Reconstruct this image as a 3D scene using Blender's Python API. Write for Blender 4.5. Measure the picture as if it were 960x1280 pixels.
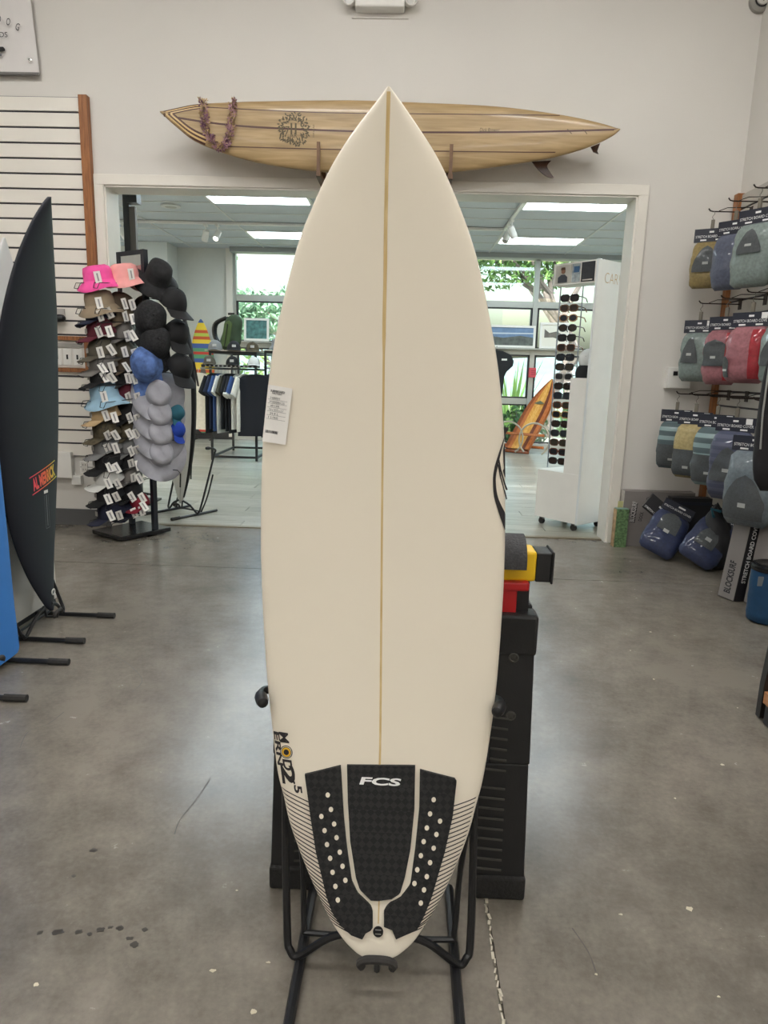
import bpy, math, random
import numpy as np
from mathutils import Matrix, Vector, Euler, noise
random.seed(7)
S = bpy.context.scene
for o in list(bpy.data.objects): bpy.data.objects.remove(o)
COL = S.collection
PI = math.pi
R = math.radians

# ------------------------------------------------------------------ camera
def cam_basis(yaw, pitch, roll):
    f = Vector((-math.sin(yaw)*math.cos(pitch), math.cos(yaw)*math.cos(pitch), -math.sin(pitch)))
    r = Vector((math.cos(yaw), math.sin(yaw), 0)); u = r.cross(f)
    return math.cos(roll)*r+math.sin(roll)*u, -math.sin(roll)*r+math.cos(roll)*u, f
cr, cu_, cf = cam_basis(R(1.56), R(11.54), R(1.57))
cam = bpy.data.cameras.new('camera'); camo = bpy.data.objects.new('camera', cam); COL.objects.link(camo)
camo.matrix_world = Matrix(((cr.x, cu_.x, -cf.x, 0), (cr.y, cu_.y, -cf.y, 0), (cr.z, cu_.z, -cf.z, 1.25), (0, 0, 0, 1)))
cam.sensor_fit = 'VERTICAL'; cam.sensor_height = 36; cam.lens = 866.5/1280*36; cam.clip_start = .05
S.camera = camo
# ------------------------------------------------------------------ world, light, exposure
S.view_settings.view_transform = 'Standard'; S.view_settings.look = 'None'
S.view_settings.gamma = 1; S.view_settings.use_curve_mapping = False
S.view_settings.exposure = 0.0
w = bpy.data.worlds.new('sky'); S.world = w; w.use_nodes = True
nt = w.node_tree; bg = nt.nodes['Background']
sky = nt.nodes.new('ShaderNodeTexSky'); sky.sky_type = 'NISHITA'; sky.sun_disc = False
sky.sun_elevation = R(48); sky.sun_rotation = R(200); sky.air_density = 1.6; sky.dust_density = 8
nt.links.new(sky.outputs[0], bg.inputs[0]); bg.inputs[1].default_value = 1.1
sun = bpy.data.lights.new('sun', 'SUN'); sun.energy = 2.0; sun.angle = R(2); sun.color = (1, .95, .86)
suno = bpy.data.objects.new('sun', sun); COL.objects.link(suno); suno.rotation_euler = (R(42), 0, R(28)); suno.location = (0, -5, 20)

# ------------------------------------------------------------------ materials
def lin(c):
    return tuple(((x/255)/12.92 if x/255 <= .04045 else ((x/255+.055)/1.055)**2.4) for x in c[:3])+(1,)
MATS = {}
def M(name, rgb=(200, 200, 200), rough=.5, metal=0, var=0., vs=8., bump=0., bs=60., coat=0., spec=.5, stretch=None, trans=0., emit=0., emitc=None):
    if name in MATS: return MATS[name]
    m = bpy.data.materials.new(name); m.use_nodes = True; n = m.node_tree; p = n.nodes['Principled BSDF']; L = n.links.new
    c = lin(rgb)
    p.inputs['Base Color'].default_value = c; p.inputs['Roughness'].default_value = rough; p.inputs['Metallic'].default_value = metal
    p.inputs['Coat Weight'].default_value = coat; p.inputs['Specular IOR Level'].default_value = spec
    p.inputs['Transmission Weight'].default_value = trans
    if emit:
        p.inputs['Emission Color'].default_value = lin(emitc or rgb); p.inputs['Emission Strength'].default_value = emit
    tc = n.nodes.new('ShaderNodeTexCoord'); src = tc.outputs['Object']
    if stretch:
        mp = n.nodes.new('ShaderNodeMapping'); mp.inputs['Scale'].default_value = stretch; L(src, mp.inputs[0]); src = mp.outputs[0]
    nz = n.nodes.new('ShaderNodeTexNoise'); nz.inputs['Scale'].default_value = vs; nz.inputs['Detail'].default_value = 4; L(src, nz.inputs['Vector'])
    rp = n.nodes.new('ShaderNodeValToRGB'); v = max(var, .02)
    rp.color_ramp.elements[0].position = .3; rp.color_ramp.elements[1].position = .7
    rp.color_ramp.elements[0].color = tuple(x*(1-v) for x in c[:3])+(1,); rp.color_ramp.elements[1].color = tuple(min(1, x*(1+v)) for x in c[:3])+(1,)
    L(nz.outputs['Fac'], rp.inputs[0]); L(rp.outputs[0], p.inputs['Base Color'])
    if bump:
        b = n.nodes.new('ShaderNodeBump'); b.inputs['Strength'].default_value = bump; b.inputs['Distance'].default_value = .004
        z2 = n.nodes.new('ShaderNodeTexNoise'); z2.inputs['Scale'].default_value = bs; z2.inputs['Detail'].default_value = 3; L(src, z2.inputs['Vector'])
        L(z2.outputs['Fac'], b.inputs['Height']); L(b.outputs[0], p.inputs['Normal'])
    MATS[name] = m; return m
def stripes(name, cols, axis, scale, rough=.6, off=0., coat=0.):
    """hard bands of colour along an object axis, repeating every 1/scale metres"""
    m = bpy.data.materials.new(name); m.use_nodes = True; n = m.node_tree; p = n.nodes['Principled BSDF']; L = n.links.new
    p.inputs['Roughness'].default_value = rough; p.inputs['Coat Weight'].default_value = coat
    tc = n.nodes.new('ShaderNodeTexCoord'); sx = n.nodes.new('ShaderNodeSeparateXYZ'); L(tc.outputs['Object'], sx.inputs[0])
    a = n.nodes.new('ShaderNodeMath'); a.operation = 'MULTIPLY_ADD'; a.inputs[1].default_value = scale; a.inputs[2].default_value = off+50; L(sx.outputs[axis], a.inputs[0])
    fr = n.nodes.new('ShaderNodeMath'); fr.operation = 'FRACT'; L(a.outputs[0], fr.inputs[0])
    rp = n.nodes.new('ShaderNodeValToRGB'); rp.color_ramp.interpolation = 'CONSTANT'
    els = rp.color_ramp.elements
    while len(els) < len(cols): els.new(1)
    for e, (pos, c) in zip(els, cols): e.position = pos
    for e, (pos, c) in zip(els, cols): e.color = lin(c)
    L(fr.outputs[0], rp.inputs[0]); L(rp.outputs[0], p.inputs['Base Color'])
    MATS[name] = m; return m
def glassmat(name, tint=(235, 245, 245), refl=.06):
    m = bpy.data.materials.new(name); m.use_nodes = True; n = m.node_tree
    for x in list(n.nodes):
        if x.type != 'OUTPUT_MATERIAL': n.nodes.remove(x)
    out = [x for x in n.nodes if x.type == 'OUTPUT_MATERIAL'][0]
    t = n.nodes.new('ShaderNodeBsdfTransparent'); t.inputs[0].default_value = lin(tint)
    g = n.nodes.new('ShaderNodeBsdfGlossy'); g.inputs['Roughness'].default_value = .01
    fz = n.nodes.new('ShaderNodeFresnel'); fz.inputs['IOR'].default_value = 1.45
    mx = n.nodes.new('ShaderNodeMixShader'); n.links.new(fz.outputs[0], mx.inputs[0]); n.links.new(t.outputs[0], mx.inputs[1]); n.links.new(g.outputs[0], mx.inputs[2])
    n.links.new(mx.outputs[0], out.inputs[0]); MATS[name] = m; return m
def concrete():
    m = bpy.data.materials.new('polished_concrete'); m.use_nodes = True; n = m.node_tree; p = n.nodes['Principled BSDF']; L = n.links.new
    tc = n.nodes.new('ShaderNodeTexCoord'); s = tc.outputs['Object']
    def nz(sc, det, ro=.6):
        x = n.nodes.new('ShaderNodeTexNoise'); x.inputs['Scale'].default_value = sc; x.inputs['Detail'].default_value = det; x.inputs['Roughness'].default_value = ro; L(s, x.inputs['Vector']); return x.outputs['Fac']
    a = nz(1.1, 6); b = nz(9, 8, .7); c = nz(70, 3)
    mx = n.nodes.new('ShaderNodeMath'); mx.operation = 'MULTIPLY_ADD'; mx.inputs[1].default_value = .5; L(b, mx.inputs[0]); L(a, mx.inputs[2])
    m2 = n.nodes.new('ShaderNodeMath'); m2.operation = 'MULTIPLY_ADD'; m2.inputs[1].default_value = .22; L(c, m2.inputs[0]); L(mx.outputs[0], m2.inputs[2])
    rp = n.nodes.new('ShaderNodeValToRGB'); e = rp.color_ramp.elements
    e[0].position = .55; e[0].color = lin((80, 76, 69)); e[1].position = 1.15 if False else .99; e[1].color = lin((128, 121, 111))
    x = e.new(.78); x.color = lin((105, 99, 90)); L(m2.outputs[0], rp.inputs[0])
    # pale chips with a shape of their own
    vo = n.nodes.new('ShaderNodeTexVoronoi'); vo.inputs['Scale'].default_value = 1.7; vo.inputs['Randomness'].default_value = 1
    dn = n.nodes.new('ShaderNodeTexNoise'); dn.inputs['Scale'].default_value = 40; L(s, dn.inputs['Vector'])
    ad = n.nodes.new('ShaderNodeMixRGB'); ad.inputs[0].default_value = .010; L(s, ad.inputs[1]); L(dn.outputs['Color'], ad.inputs[2]); L(ad.outputs[0], vo.inputs['Vector'])
    lt = n.nodes.new('ShaderNodeMath'); lt.operation = 'LESS_THAN'; lt.inputs[1].default_value = .009; L(vo.outputs['Distance'], lt.inputs[0])
    mc = n.nodes.new('ShaderNodeMixRGB'); L(lt.outputs[0], mc.inputs[0]); L(rp.outputs[0], mc.inputs[1]); mc.inputs[2].default_value = lin((150, 143, 130))
    # faint scattered scratches / grit
    v3 = n.nodes.new('ShaderNodeTexVoronoi'); v3.inputs['Scale'].default_value = 26; L(s, v3.inputs['Vector'])
    l3 = n.nodes.new('ShaderNodeMath'); l3.operation = 'LESS_THAN'; l3.inputs[1].default_value = .07; L(v3.outputs['Distance'], l3.inputs[0])
    f3 = n.nodes.new('ShaderNodeMath'); f3.operation = 'MULTIPLY'; f3.inputs[1].default_value = .12; L(l3.outputs[0], f3.inputs[0])
    m3 = n.nodes.new('ShaderNodeMixRGB'); L(f3.outputs[0], m3.inputs[0]); L(mc.outputs[0], m3.inputs[1]); m3.inputs[2].default_value = lin((150, 146, 138))
    L(m3.outputs[0], p.inputs['Base Color'])
    rr = n.nodes.new('ShaderNodeMapRange'); rr.inputs[3].default_value = .2; rr.inputs[4].default_value = .31; L(b, rr.inputs[0]); L(rr.outputs[0], p.inputs['Roughness'])
    p.inputs['Specular IOR Level'].default_value = .6
    MATS['concrete'] = m; return m
def wood(name, c1, c2, scale=(2, 30, 30), rough=.4, coat=0.):
    m = bpy.data.materials.new(name); m.use_nodes = True; n = m.node_tree; p = n.nodes['Principled BSDF']; L = n.links.new
    tc = n.nodes.new('ShaderNodeTexCoord'); mp = n.nodes.new('ShaderNodeMapping'); mp.inputs['Scale'].default_value = scale; L(tc.outputs['Object'], mp.inputs[0])
    nz = n.nodes.new('ShaderNodeTexNoise'); nz.inputs['Scale'].default_value = 2.5; nz.inputs['Detail'].default_value = 8; nz.inputs['Distortion'].default_value = .6; L(mp.outputs[0], nz.inputs['Vector'])
    rp = n.nodes.new('ShaderNodeValToRGB'); e = rp.color_ramp.elements; e[0].position = .32; e[1].position = .68; e[0].color = lin(c1); e[1].color = lin(c2)
    L(nz.outputs['Fac'], rp.inputs[0]); L(rp.outputs[0], p.inputs['Base Color']); p.inputs['Roughness'].default_value = rough; p.inputs['Coat Weight'].default_value = coat; p.inputs['Coat Roughness'].default_value = .08
    MATS[name] = m; return m
def padmat():
    m = bpy.data.materials.new('pad_foam'); m.use_nodes = True; n = m.node_tree; p = n.nodes['Principled BSDF']; L = n.links.new
    p.inputs['Base Color'].default_value = lin((24, 24, 25)); p.inputs['Roughness'].default_value = .75
    tc = n.nodes.new('ShaderNodeTexCoord'); mp = n.nodes.new('ShaderNodeMapping'); mp.inputs['Rotation'].default_value = (0, R(45), 0); L(tc.outputs['Object'], mp.inputs[0])
    ck = n.nodes.new('ShaderNodeTexChecker'); ck.inputs['Scale'].default_value = 90; L(mp.outputs[0], ck.inputs[0])
    ck.inputs[1].default_value = lin((17, 17, 18)); ck.inputs[2].default_value = lin((36, 36, 36))
    nz = n.nodes.new('ShaderNodeTexNoise'); nz.inputs['Scale'].default_value = 500; L(tc.outputs['Object'], nz.inputs[0])
    b2 = n.nodes.new('ShaderNodeBump'); b2.inputs['Strength'].default_value = .5; b2.inputs['Distance'].default_value = .002; L(nz.outputs[0], b2.inputs['Height'])
    L(ck.outputs['Color'], p.inputs['Base Color']); L(b2.outputs[0], p.inputs['Normal']); MATS['pad'] = m; return m

# ------------------------------------------------------------------ mesh helpers
class MB:
    def __init__(s): s.v = []; s.f = []
    def add(s, vs, fs, T=None):
        k = len(s.v)
        s.v += [tuple(T @ Vector(p)) if T else tuple(p) for p in vs]
        s.f += [tuple(i+k for i in f) for f in fs]; return s
    def box(s, c, d, T=None, rz=0, taper=1.):
        x, y, z = (q/2 for q in d); vs = []
        for sz in (-1, 1):
            t = taper if sz > 0 else 1
            for sx, sy in ((-1, -1), (1, -1), (1, 1), (-1, 1)): vs.append(Vector((sx*x*t, sy*y*t, sz*z)))
        A = Matrix.Translation(c) @ Matrix.Rotation(rz, 4, 'Z')
        if T: A = T @ A
        return s.add([A @ v for v in vs], [(3, 2, 1, 0), (4, 5, 6, 7), (0, 1, 5, 4), (1, 2, 6, 5), (2, 3, 7, 6), (3, 0, 4, 7)])
    def bar(s, a, b, wx, wy):
        a = Vector(a); b = Vector(b); d = b-a
        q = d.to_track_quat('Z', 'Y').to_matrix().to_4x4()
        return s.box((0, 0, 0), (wx, wy, d.length), T=Matrix.Translation((a+b)/2) @ q)
    def tube(s, pts, r, n=8, closed=False):
        pts = [Vector(p) for p in pts]; N = len(pts); rs = r if isinstance(r, (list, tuple)) else [r]*N
        k = len(s.v); prev = None
        for i, p in enumerate(pts):
            t = (pts[(i+1) % N]-pts[i-1]) if closed else (pts[min(i+1, N-1)]-pts[max(i-1, 0)])
            t.normalize()
            if prev is None:
                up = Vector((0, 0, 1)) if abs(t.z) < .9 else Vector((1, 0, 0)); a = t.cross(up).normalized()
            else: a = (prev-t*prev.dot(t)).normalized()
            prev = a; b = t.cross(a)
            for j in range(n):
                q = 2*PI*j/n; s.v.append(tuple(p+(a*math.cos(q)+b*math.sin(q))*rs[i]))
        m = N if closed else N-1
        for i in range(m):
            for j in range(n):
                i2 = (i+1) % N; s.f.append((k+i*n+j, k+i*n+(j+1) % n, k+i2*n+(j+1) % n, k+i2*n+j))
        if not closed:
            s.f.append(tuple(k+j for j in range(n))[::-1]); s.f.append(tuple(k+(N-1)*n+j for j in range(n)))
        return s
    def lathe(s, prof, n=16, T=None, sx=1., sy=1.):
        vs = []; fs = []
        for r, z in prof:
            for j in range(n): q = 2*PI*j/n; vs.append((r*math.cos(q)*sx, r*math.sin(q)*sy, z))
        for i in range(len(prof)-1):
            for j in range(n): fs.append((i*n+j, i*n+(j+1) % n, (i+1)*n+(j+1) % n, (i+1)*n+j))
        fs.append(tuple(range(n))[::-1]); fs.append(tuple((len(prof)-1)*n+j for j in range(n)))
        return s.add(vs, fs, T)
    def prism(s, poly, z0, z1, T=None):
        n = len(poly); vs = [(x, y, z0) for x, y in poly]+[(x, y, z1) for x, y in poly]
        fs = [tuple(range(n))[::-1], tuple(range(n, 2*n))]+[(i, (i+1) % n, n+(i+1) % n, n+i) for i in range(n)]
        return s.add(vs, fs, T)
    def loft(s, rings, T=None, caps=True):
        n = len(rings[0]); vs = [p for r in rings for p in r]; fs = []
        for i in range(len(rings)-1):
            for j in range(n): fs.append((i*n+j, i*n+(j+1) % n, (i+1)*n+(j+1) % n, (i+1)*n+j))
        if caps: fs.append(tuple(range(n))[::-1]); fs.append(tuple((len(rings)-1)*n+j for j in range(n)))
        return s.add(vs, fs, T)
    def grid(s, fn, nu, nv, T=None):
        vs = [fn(i/nu, j/nv) for i in range(nu+1) for j in range(nv+1)]
        return s.add(vs, [(i*(nv+1)+j, (i+1)*(nv+1)+j, (i+1)*(nv+1)+j+1, i*(nv+1)+j+1) for i in range(nu) for j in range(nv)], T)
    def mesh(s, name, mat, smooth=False, inv=None, sharp=None):
        me = bpy.data.meshes.new(name); v = [inv @ Vector(p) for p in s.v] if inv else s.v
        me.from_pydata([tuple(p) for p in v], [], s.f); me.validate()
        if mat: me.materials.append(mat)
        if smooth:
            for p in me.polygons: p.use_smooth = True
            if sharp: me.set_sharp_from_angle(angle=R(sharp))
        return me
    def build(s, name, mat, parent=None, smooth=False, world=False, sharp=40, kind=None, bevel=0):
        inv = None
        if world and parent and parent.name in ROOT: inv = ROOT[parent.name].inverted()
        o = bpy.data.objects.new(name, s.mesh(name, mat, smooth, inv, sharp)); COL.objects.link(o)
        if parent: o.parent = parent
        if kind: o['kind'] = kind
        if bevel:
            b = o.modifiers.new('bevel', 'BEVEL'); b.width = bevel; b.segments = 2; b.limit_method = 'ANGLE'
        return o
ROOT = {}
def tag(o, label, cat, group=None):
    o['label'] = label; o['category'] = cat
    if group: o['group'] = group
    return o
def thing(name, label, cat, loc=(0, 0, 0), rz=0, group=None, rot=None):
    o = bpy.data.objects.new(name, None); COL.objects.link(o); o.empty_display_size = .05
    o.location = loc; o.rotation_euler = rot or (0, 0, rz)
    ROOT[o.name] = Matrix.Translation(loc) @ Euler(o.rotation_euler).to_matrix().to_4x4()
    return tag(o, label, cat, group)
def struct(o): o['kind'] = 'structure'; return o
def inst(me, name, parent, loc=(0, 0, 0), rot=(0, 0, 0), scale=(1, 1, 1), mat=None):
    o = bpy.data.objects.new(name, me); COL.objects.link(o); o.parent = parent; o.location = loc; o.rotation_euler = rot; o.scale = scale
    return o
def catmull(pts, n):
    P = [Vector(p) for p in pts]; out = []
    for i in range(len(P)-1):
        p0 = P[max(i-1, 0)]; p1 = P[i]; p2 = P[i+1]; p3 = P[min(i+2, len(P)-1)]
        for k in range(n):
            t = k/n; out.append(.5*((2*p1)+(p2-p0)*t+(2*p0-5*p1+4*p2-p3)*t*t+(3*p1-p0-3*p2+p3)*t**3))
    out.append(P[-1]); return out
def text2d(body, w, h=None, bold=0., shear=0., align='C'):
    """outline text filled as flat faces, fitted to width w (and height h), centred on the origin"""
    c = bpy.data.curves.new('t', 'FONT'); c.body = body; c.size = 1; c.offset = bold; c.shear = shear; c.resolution_u = 3
    o = bpy.data.objects.new('t', c); me = bpy.data.meshes.new_from_object(o)
    vs = np.array([v.co[:] for v in me.vertices]); fs = [tuple(p.vertices) for p in me.polygons]
    bpy.data.objects.remove(o); bpy.data.curves.remove(c); bpy.data.meshes.remove(me)
    if len(vs) == 0: return [], []
    lo, hi = vs.min(0), vs.max(0); sx = w/(hi[0]-lo[0]); sy = h/(hi[1]-lo[1]) if h else sx
    return [((v[0]-(lo[0]+hi[0])/2)*sx, (v[1]-(lo[1]+hi[1])/2)*sy) for v in vs], fs
def text(name, body, w, h, mat, parent, fn, **k):
    vs, fs = text2d(body, w, h, **k); mb = MB(); mb.add([fn(x, y) for x, y in vs], fs); return mb.build(name, mat, parent)
def flat(T, off=0.):  # maps (x,y) to a plane: T's local XY
    return lambda x, y: tuple(T @ Vector((x, y, off)))
FACE_Y = Matrix.Rotation(R(90), 4, 'X')     # local XY plane -> world XZ plane facing -Y

# ------------------------------------------------------------------ palette
wallm = M('wall_paint', (212, 208, 201), .7, var=.02, vs=1.5, bump=.15, bs=220)
trimm = M('trim_paint', (222, 217, 207), .45, var=.02)
slatm = M('slat_white', (226, 221, 211), .45, var=.02, vs=3)
groovem = M('groove_dark', (62, 60, 68), .6)
woodtrim = wood('oak_trim', (120, 72, 36), (160, 104, 58), (30, 30, 2.5), .45)
basem = M('base_grey', (86, 86, 86), .6)
blackm = M('black_metal', (20, 20, 22), .4, var=.1)
rubber = M('rubber', (52, 50, 48), .85, var=.15, vs=60)
whitep = M('white_plastic', (228, 226, 220), .4)
paperm = M('paper', (236, 233, 228), .7)
inkm = M('ink', (30, 29, 32), .7)
conc = concrete(); padm = padmat()
W0, W1 = 5.24, 5.44                       # the wall with the wide opening
XL, XR = -4.6, 2.275                       # front shop side walls
ZC1 = 4.35; YB = -3.6                     # front shop ceiling and rear
OX0, OX1, OZ = -2.2, 1.57, 2.49           # opening

# ================================================================== SETTING: front shop
fl = struct(MB().box((-1.1, .85, -.06), (7.4, 9.2, .1)).build('floor', conc))
jx, jy, g = .232, 4.2, .004
for x0, x1, y0, y1 in ((XL-.1, jx-g, YB, jy-g), (jx+g, XR+.05, YB, jy-g), (XL-.1, jx-g, jy+g, W1-.13), (jx+g, XR+.05, jy+g, W1-.13)):
    MB().box(((x0+x1)/2, (y0+y1)/2, -.0055), (x1-x0, y1-y0, .011)).build('concrete_slab', conc, fl)
fill = MB()
for i in range(60):                       # broken pale joint filler
    y = .8+i*.018+random.uniform(-.004, .004); fill.box((jx+random.uniform(-.003, .003), y, -.0038), (random.uniform(.003, .007), random.uniform(.01, .02), .008), rz=random.uniform(-.3, .3))
fo = fill.build('joint_filler', M('joint_filler', (190, 182, 164), .9, var=.2, vs=80), fl); fo['kind'] = 'stuff'
rf = random.Random(12)
def blot(x, y, r, mat, name, n=9, h=.0006):
    ph = rf.uniform(0, 6); q = rf.uniform(.5, 1); P = [(x+r*(1+.35*noise.noise(Vector((math.cos(2*PI*k/n)*1.5+ph, math.sin(2*PI*k/n)*1.5, r*90))))*math.cos(2*PI*k/n), y+r*q*(1+.3*math.sin(k*2+ph))*math.sin(2*PI*k/n)) for k in range(n)]
    MB().prism(P, 0, h).build(name, mat, fl)
chipm = M('floor_chip', (186, 176, 154), .8, var=.1); spotm = M('floor_stain', (54, 49, 43), .35); crackm = M('floor_scratch', (66, 61, 54), .5)
for x, y in ((1.263, 3.331), (1.085, 3.08), (1.086, 2.771), (1.087, 2.12), (1.328, 2.536), (.722, 1.469), (.686, 1.227), (.549, 1.44), (.445, 1.267), (.856, 1.919), (-.373, 1.458), (-.256, 1.255), (-.368, 1.228), (-.262, 1.138), (-.717, 1.173)): blot(x, y, rf.uniform(.003, .0085), chipm, 'paint_fleck')
for x, y in ((-.778, 1.303), (-.74, 1.308), (-.694, 1.311), (-.667, 1.306), (-.648, 1.32), (-.629, 1.328), (-.607, 1.327), (-.574, 1.3), (-.557, 1.284), (-.786, 1.48), (-.778, 1.575), (-.55, 1.326)): blot(x, y, rf.uniform(.006, .013), spotm, 'drip_stain', 12, .0004)
for c in (((-1.208, 2.29), (-1.221, 2.201), (-1.261, 2.143), (-1.233, 2.042)), ((-.567, 1.909), (-.578, 1.807), (-.595, 1.713), (-.59, 1.652)), ((-1.278, 2.834), (-1.143, 2.718), (-1.027, 2.573), (-1.027, 2.466)), ((.706, 1.37), (.795, 1.386), (.874, 1.401)), ((.423, 1.391), (.443, 1.325), (.446, 1.273))):
    P = catmull([(x, y, 0) for x, y in c], 5); m_ = MB(); vs = []
    for p in P: d = rf.uniform(.0008, .0018); vs += [(p.x-d, p.y-d*.3, .0004), (p.x+d, p.y+d*.3, .0004)]
    m_.add(vs, [(2*k, 2*k+1, 2*k+3, 2*k+2) for k in range(len(P)-1)]); m_.build('scratch', crackm, fl)
wb = MB()
wb.box(((XL-.1+OX0)/2, (W0+W1)/2, 2.2), (OX0-XL+.1, W1-W0, 4.4)); wb.box(((OX1+XR+.15)/2, (W0+W1)/2, 2.2), (XR+.15-OX1, W1-W0, 4.4))
wb.box(((OX0+OX1)/2, (W0+W1)/2, (OZ+4.4)/2), (OX1-OX0, W1-W0, 4.4-OZ))
struct(wb.build('wall_back', wallm))
struct(MB().box((XL-.05, .8, 2.2), (.1, 8.9, 4.4)).build('wall_left', wallm))
struct(MB().box((XR+.05, .8, 2.2), (.1, 8.9, 4.4)).build('wall_right', wallm))
struct(MB().box((-1.1, YB-.05, 2.2), (7.2, .1, 4.4)).build('wall_front', wallm))
struct(MB().box((-1.1, .8, ZC1+.05), (7.2, 9.0, .1)).build('ceiling', M('ceiling_paint', (205, 202, 196), .8)))
# casing around the opening: two legs and a head, with a lining
tr = struct(MB().box(((OX0+OX1)/2, W0-.006, OZ+.035), (OX1-OX0+.14, .03, .07)).build('trim_1', trimm, bevel=.003))
for n_, x in ((2, OX0-.035), (3, OX1+.035)):
    struct(MB().box((x, W0-.006, OZ/2), (.07, .03, OZ)).build('trim_%d' % n_, trimm, bevel=.003))
struct(MB().box((OX0+.006, (W0+W1)/2, OZ/2), (.012, W1-W0+.02, OZ)).box((OX1-.006, (W0+W1)/2, OZ/2), (.012, W1-W0+.02, OZ)).box(((OX0+OX1)/2, (W0+W1)/2, OZ-.006), (OX1-OX0, W1-W0+.02, .012)).build('trim_4', trimm))
struct(MB().box(((XL+OX0-.07)/2, W0-.008, .0625), (OX0-.07-XL, .016, .125)).build('baseboard_left', basem))
struct(MB().box(((OX1+.07+XR)/2, W0-.008, .0625), (XR-OX1-.07, .016, .125)).build('baseboard_right', basem))
# threshold strip
struct(MB().box(((OX0+OX1)/2, W0+.09, .004), (OX1-OX0-.03, .05, .008)).build('trim_5', M('threshold', (150, 140, 120), .35, metal=.6)))
# ================================================================== SETTING: far showroom
RX0, RX1, RY1, ZC2 = -5.8, 4.3, 12.0, 3.15
f2 = struct(MB().box(((RX0+RX1)/2, (W1+RY1)/2-.02, -.06), (RX1-RX0, RY1-W1+.3, .1)).build('floor_far', M('plank_gap', (120, 116, 104), .7)))
pm = [wood('plank_%d' % i, a, b, (1.5, 26, 26), .32) for i, (a, b) in enumerate((((136, 133, 120), (178, 175, 162)), ((126, 123, 112), (168, 166, 154)), ((146, 143, 132), (188, 185, 174))))]
pmesh = []
for m in pm: pmesh.append(MB().box((0, 0, -.004), (1.496, .1965, .012)).mesh('plank', m))
y = W0+.215; i = 0
while y < RY1:
    x = RX0+.75-((i*.53) % 1.5)
    while x < RX1+.2:
        inst(random.choice(pmesh), 'plank', f2, (x, y, 0)); x += 1.5
    y += .2; i += 1
ceilm = M('ceiling_tile', (196, 202, 206), .85, var=.02, vs=40, bump=.2, bs=150)
c2 = struct(MB().box(((RX0+RX1)/2, (W1+RY1)/2, ZC2+.08), (RX1-RX0, RY1-W1+.1, .1)).build('ceiling_far', ceilm))
gm = M('grid_bar', (206, 208, 205), .5); tile = MB().box((0, 0, .016), (1.19, .535, .02)).mesh('ceiling_tile', ceilm)
LX = [-2.39+1.215*k for k in range(-3, 7)]; LP = .5545; LY = [8.2+LP*k for k in range(-4, 8)]
lamps = []
for xi, x in enumerate(LX):
    for yi, yv in enumerate(LY):
        lamp = (xi in (3, 6) and yi in (1, 4, 8)) or (xi in (0, 8) and yi in (4, 8))
        if yv < W1+.02: continue
        if lamp: lamps.append((x+.6, yv+LP/2)); continue
        if RX0 < x+.6 < RX1 and yv+LP/2 < RY1: inst(tile, 'ceiling_tile', c2, (x+.6075, yv+LP/2, ZC2))
gx = MB().box((0, 0, 0), (.022, RY1-W1, .012)).mesh('grid_bar', gm); gy = MB().box((0, 0, 0), (RX1-RX0, .022, .012)).mesh('grid_bar', gm)
for x in LX:
    if RX0 < x < RX1: inst(gx, 'grid_bar', c2, (x, (W1+RY1)/2, ZC2+.004))
for yv in LY: inst(gy, 'grid_bar', c2, ((RX0+RX1)/2, yv, ZC2+.003))
wall2 = M('wall_far', (205, 206, 200), .7, var=.02, bump=.1, bs=200)
struct(MB().box((RX0-.05, 8.7, 1.6), (.1, 6.7, 3.3)).build('wall_far_left', wall2))
struct(MB().box((RX1+.05, 8.7, 1.6), (.1, 6.7, 3.3)).build('wall_far_right', wall2))
struct(MB().box(((RX0-2.98)/2, RY1+.06, 1.6), (-2.98-RX0, .12, 3.3)).build('wall_far_back', wall2))
struct(MB().box((-4.12, 11.74, 1.6), (.5, .5, 3.1)).build('wall_column', wall2))
struct(MB().box(((RX0-4.37)/2, RY1-.01, .08), (RX0+4.37 if False else 1.43, .02, .16)).box((-3.42, RY1-.01, .08), (.88, .02, .16)).build('baseboard_far', M('base_black', (46, 46, 48), .6)))
# window wall
frm = M('window_frame', (176, 178, 172), .4, metal=.2); frd = M('window_frame_dark', (34, 36, 40), .5); glassm = glassmat('window_glass')
MX = [-2.94, -1.26, .42, 2.09, 3.76, 4.3]; HZ = [0.04, .80, 1.62, 2.38, 3.12]
win = [None]*5
for k in range(5):
    x0, x1 = MX[k], MX[k+1]
    b = MB(); b.box((x0, RY1+.05, ZC2/2), (.075, .11, ZC2))
    if k == 4: b.box((x1, RY1+.05, ZC2/2), (.075, .11, ZC2))
    wn = struct(b.build('window_%d' % (k+1), frm)); xa, xb = x0+.04, x1-.04
    for j, z in enumerate(HZ):
        MB().box(((xa+xb)/2, RY1+.05, z), (xb-xa, .1, .1 if 0 < j < 4 else .07)).build('rail', frm, wn)
    for j in range(4):
        za, zb = HZ[j]+.05, HZ[j+1]-.05
        MB().box(((xa+xb)/2, RY1+.08, (za+zb)/2), (xb-xa, .006, zb-za)).build('pane', glassm, wn)
        if j < 3:
            MB().box(((xa+xb)/2, RY1+.03, za+.012), (xb-xa, .05, .024)).box(((xa+xb)/2, RY1+.03, zb-.012), (xb-xa, .05, .024)).box((xa+.015, RY1+.03, (za+zb)/2), (.03, .05, zb-za)).box((xb-.015, RY1+.03, (za+zb)/2), (.03, .05, zb-za)).build('sash', frd, wn)
struct(MB().box((-3.0, RY1-.03, 1.6), (.1, .06, 3.1)).build('trim_6', trimm))
struct(MB().box((.7, RY1-.1, ZC2-.02), (7.3, .2, .1)).build('trim_7', M('valance', (150, 153, 150), .5)))
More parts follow.
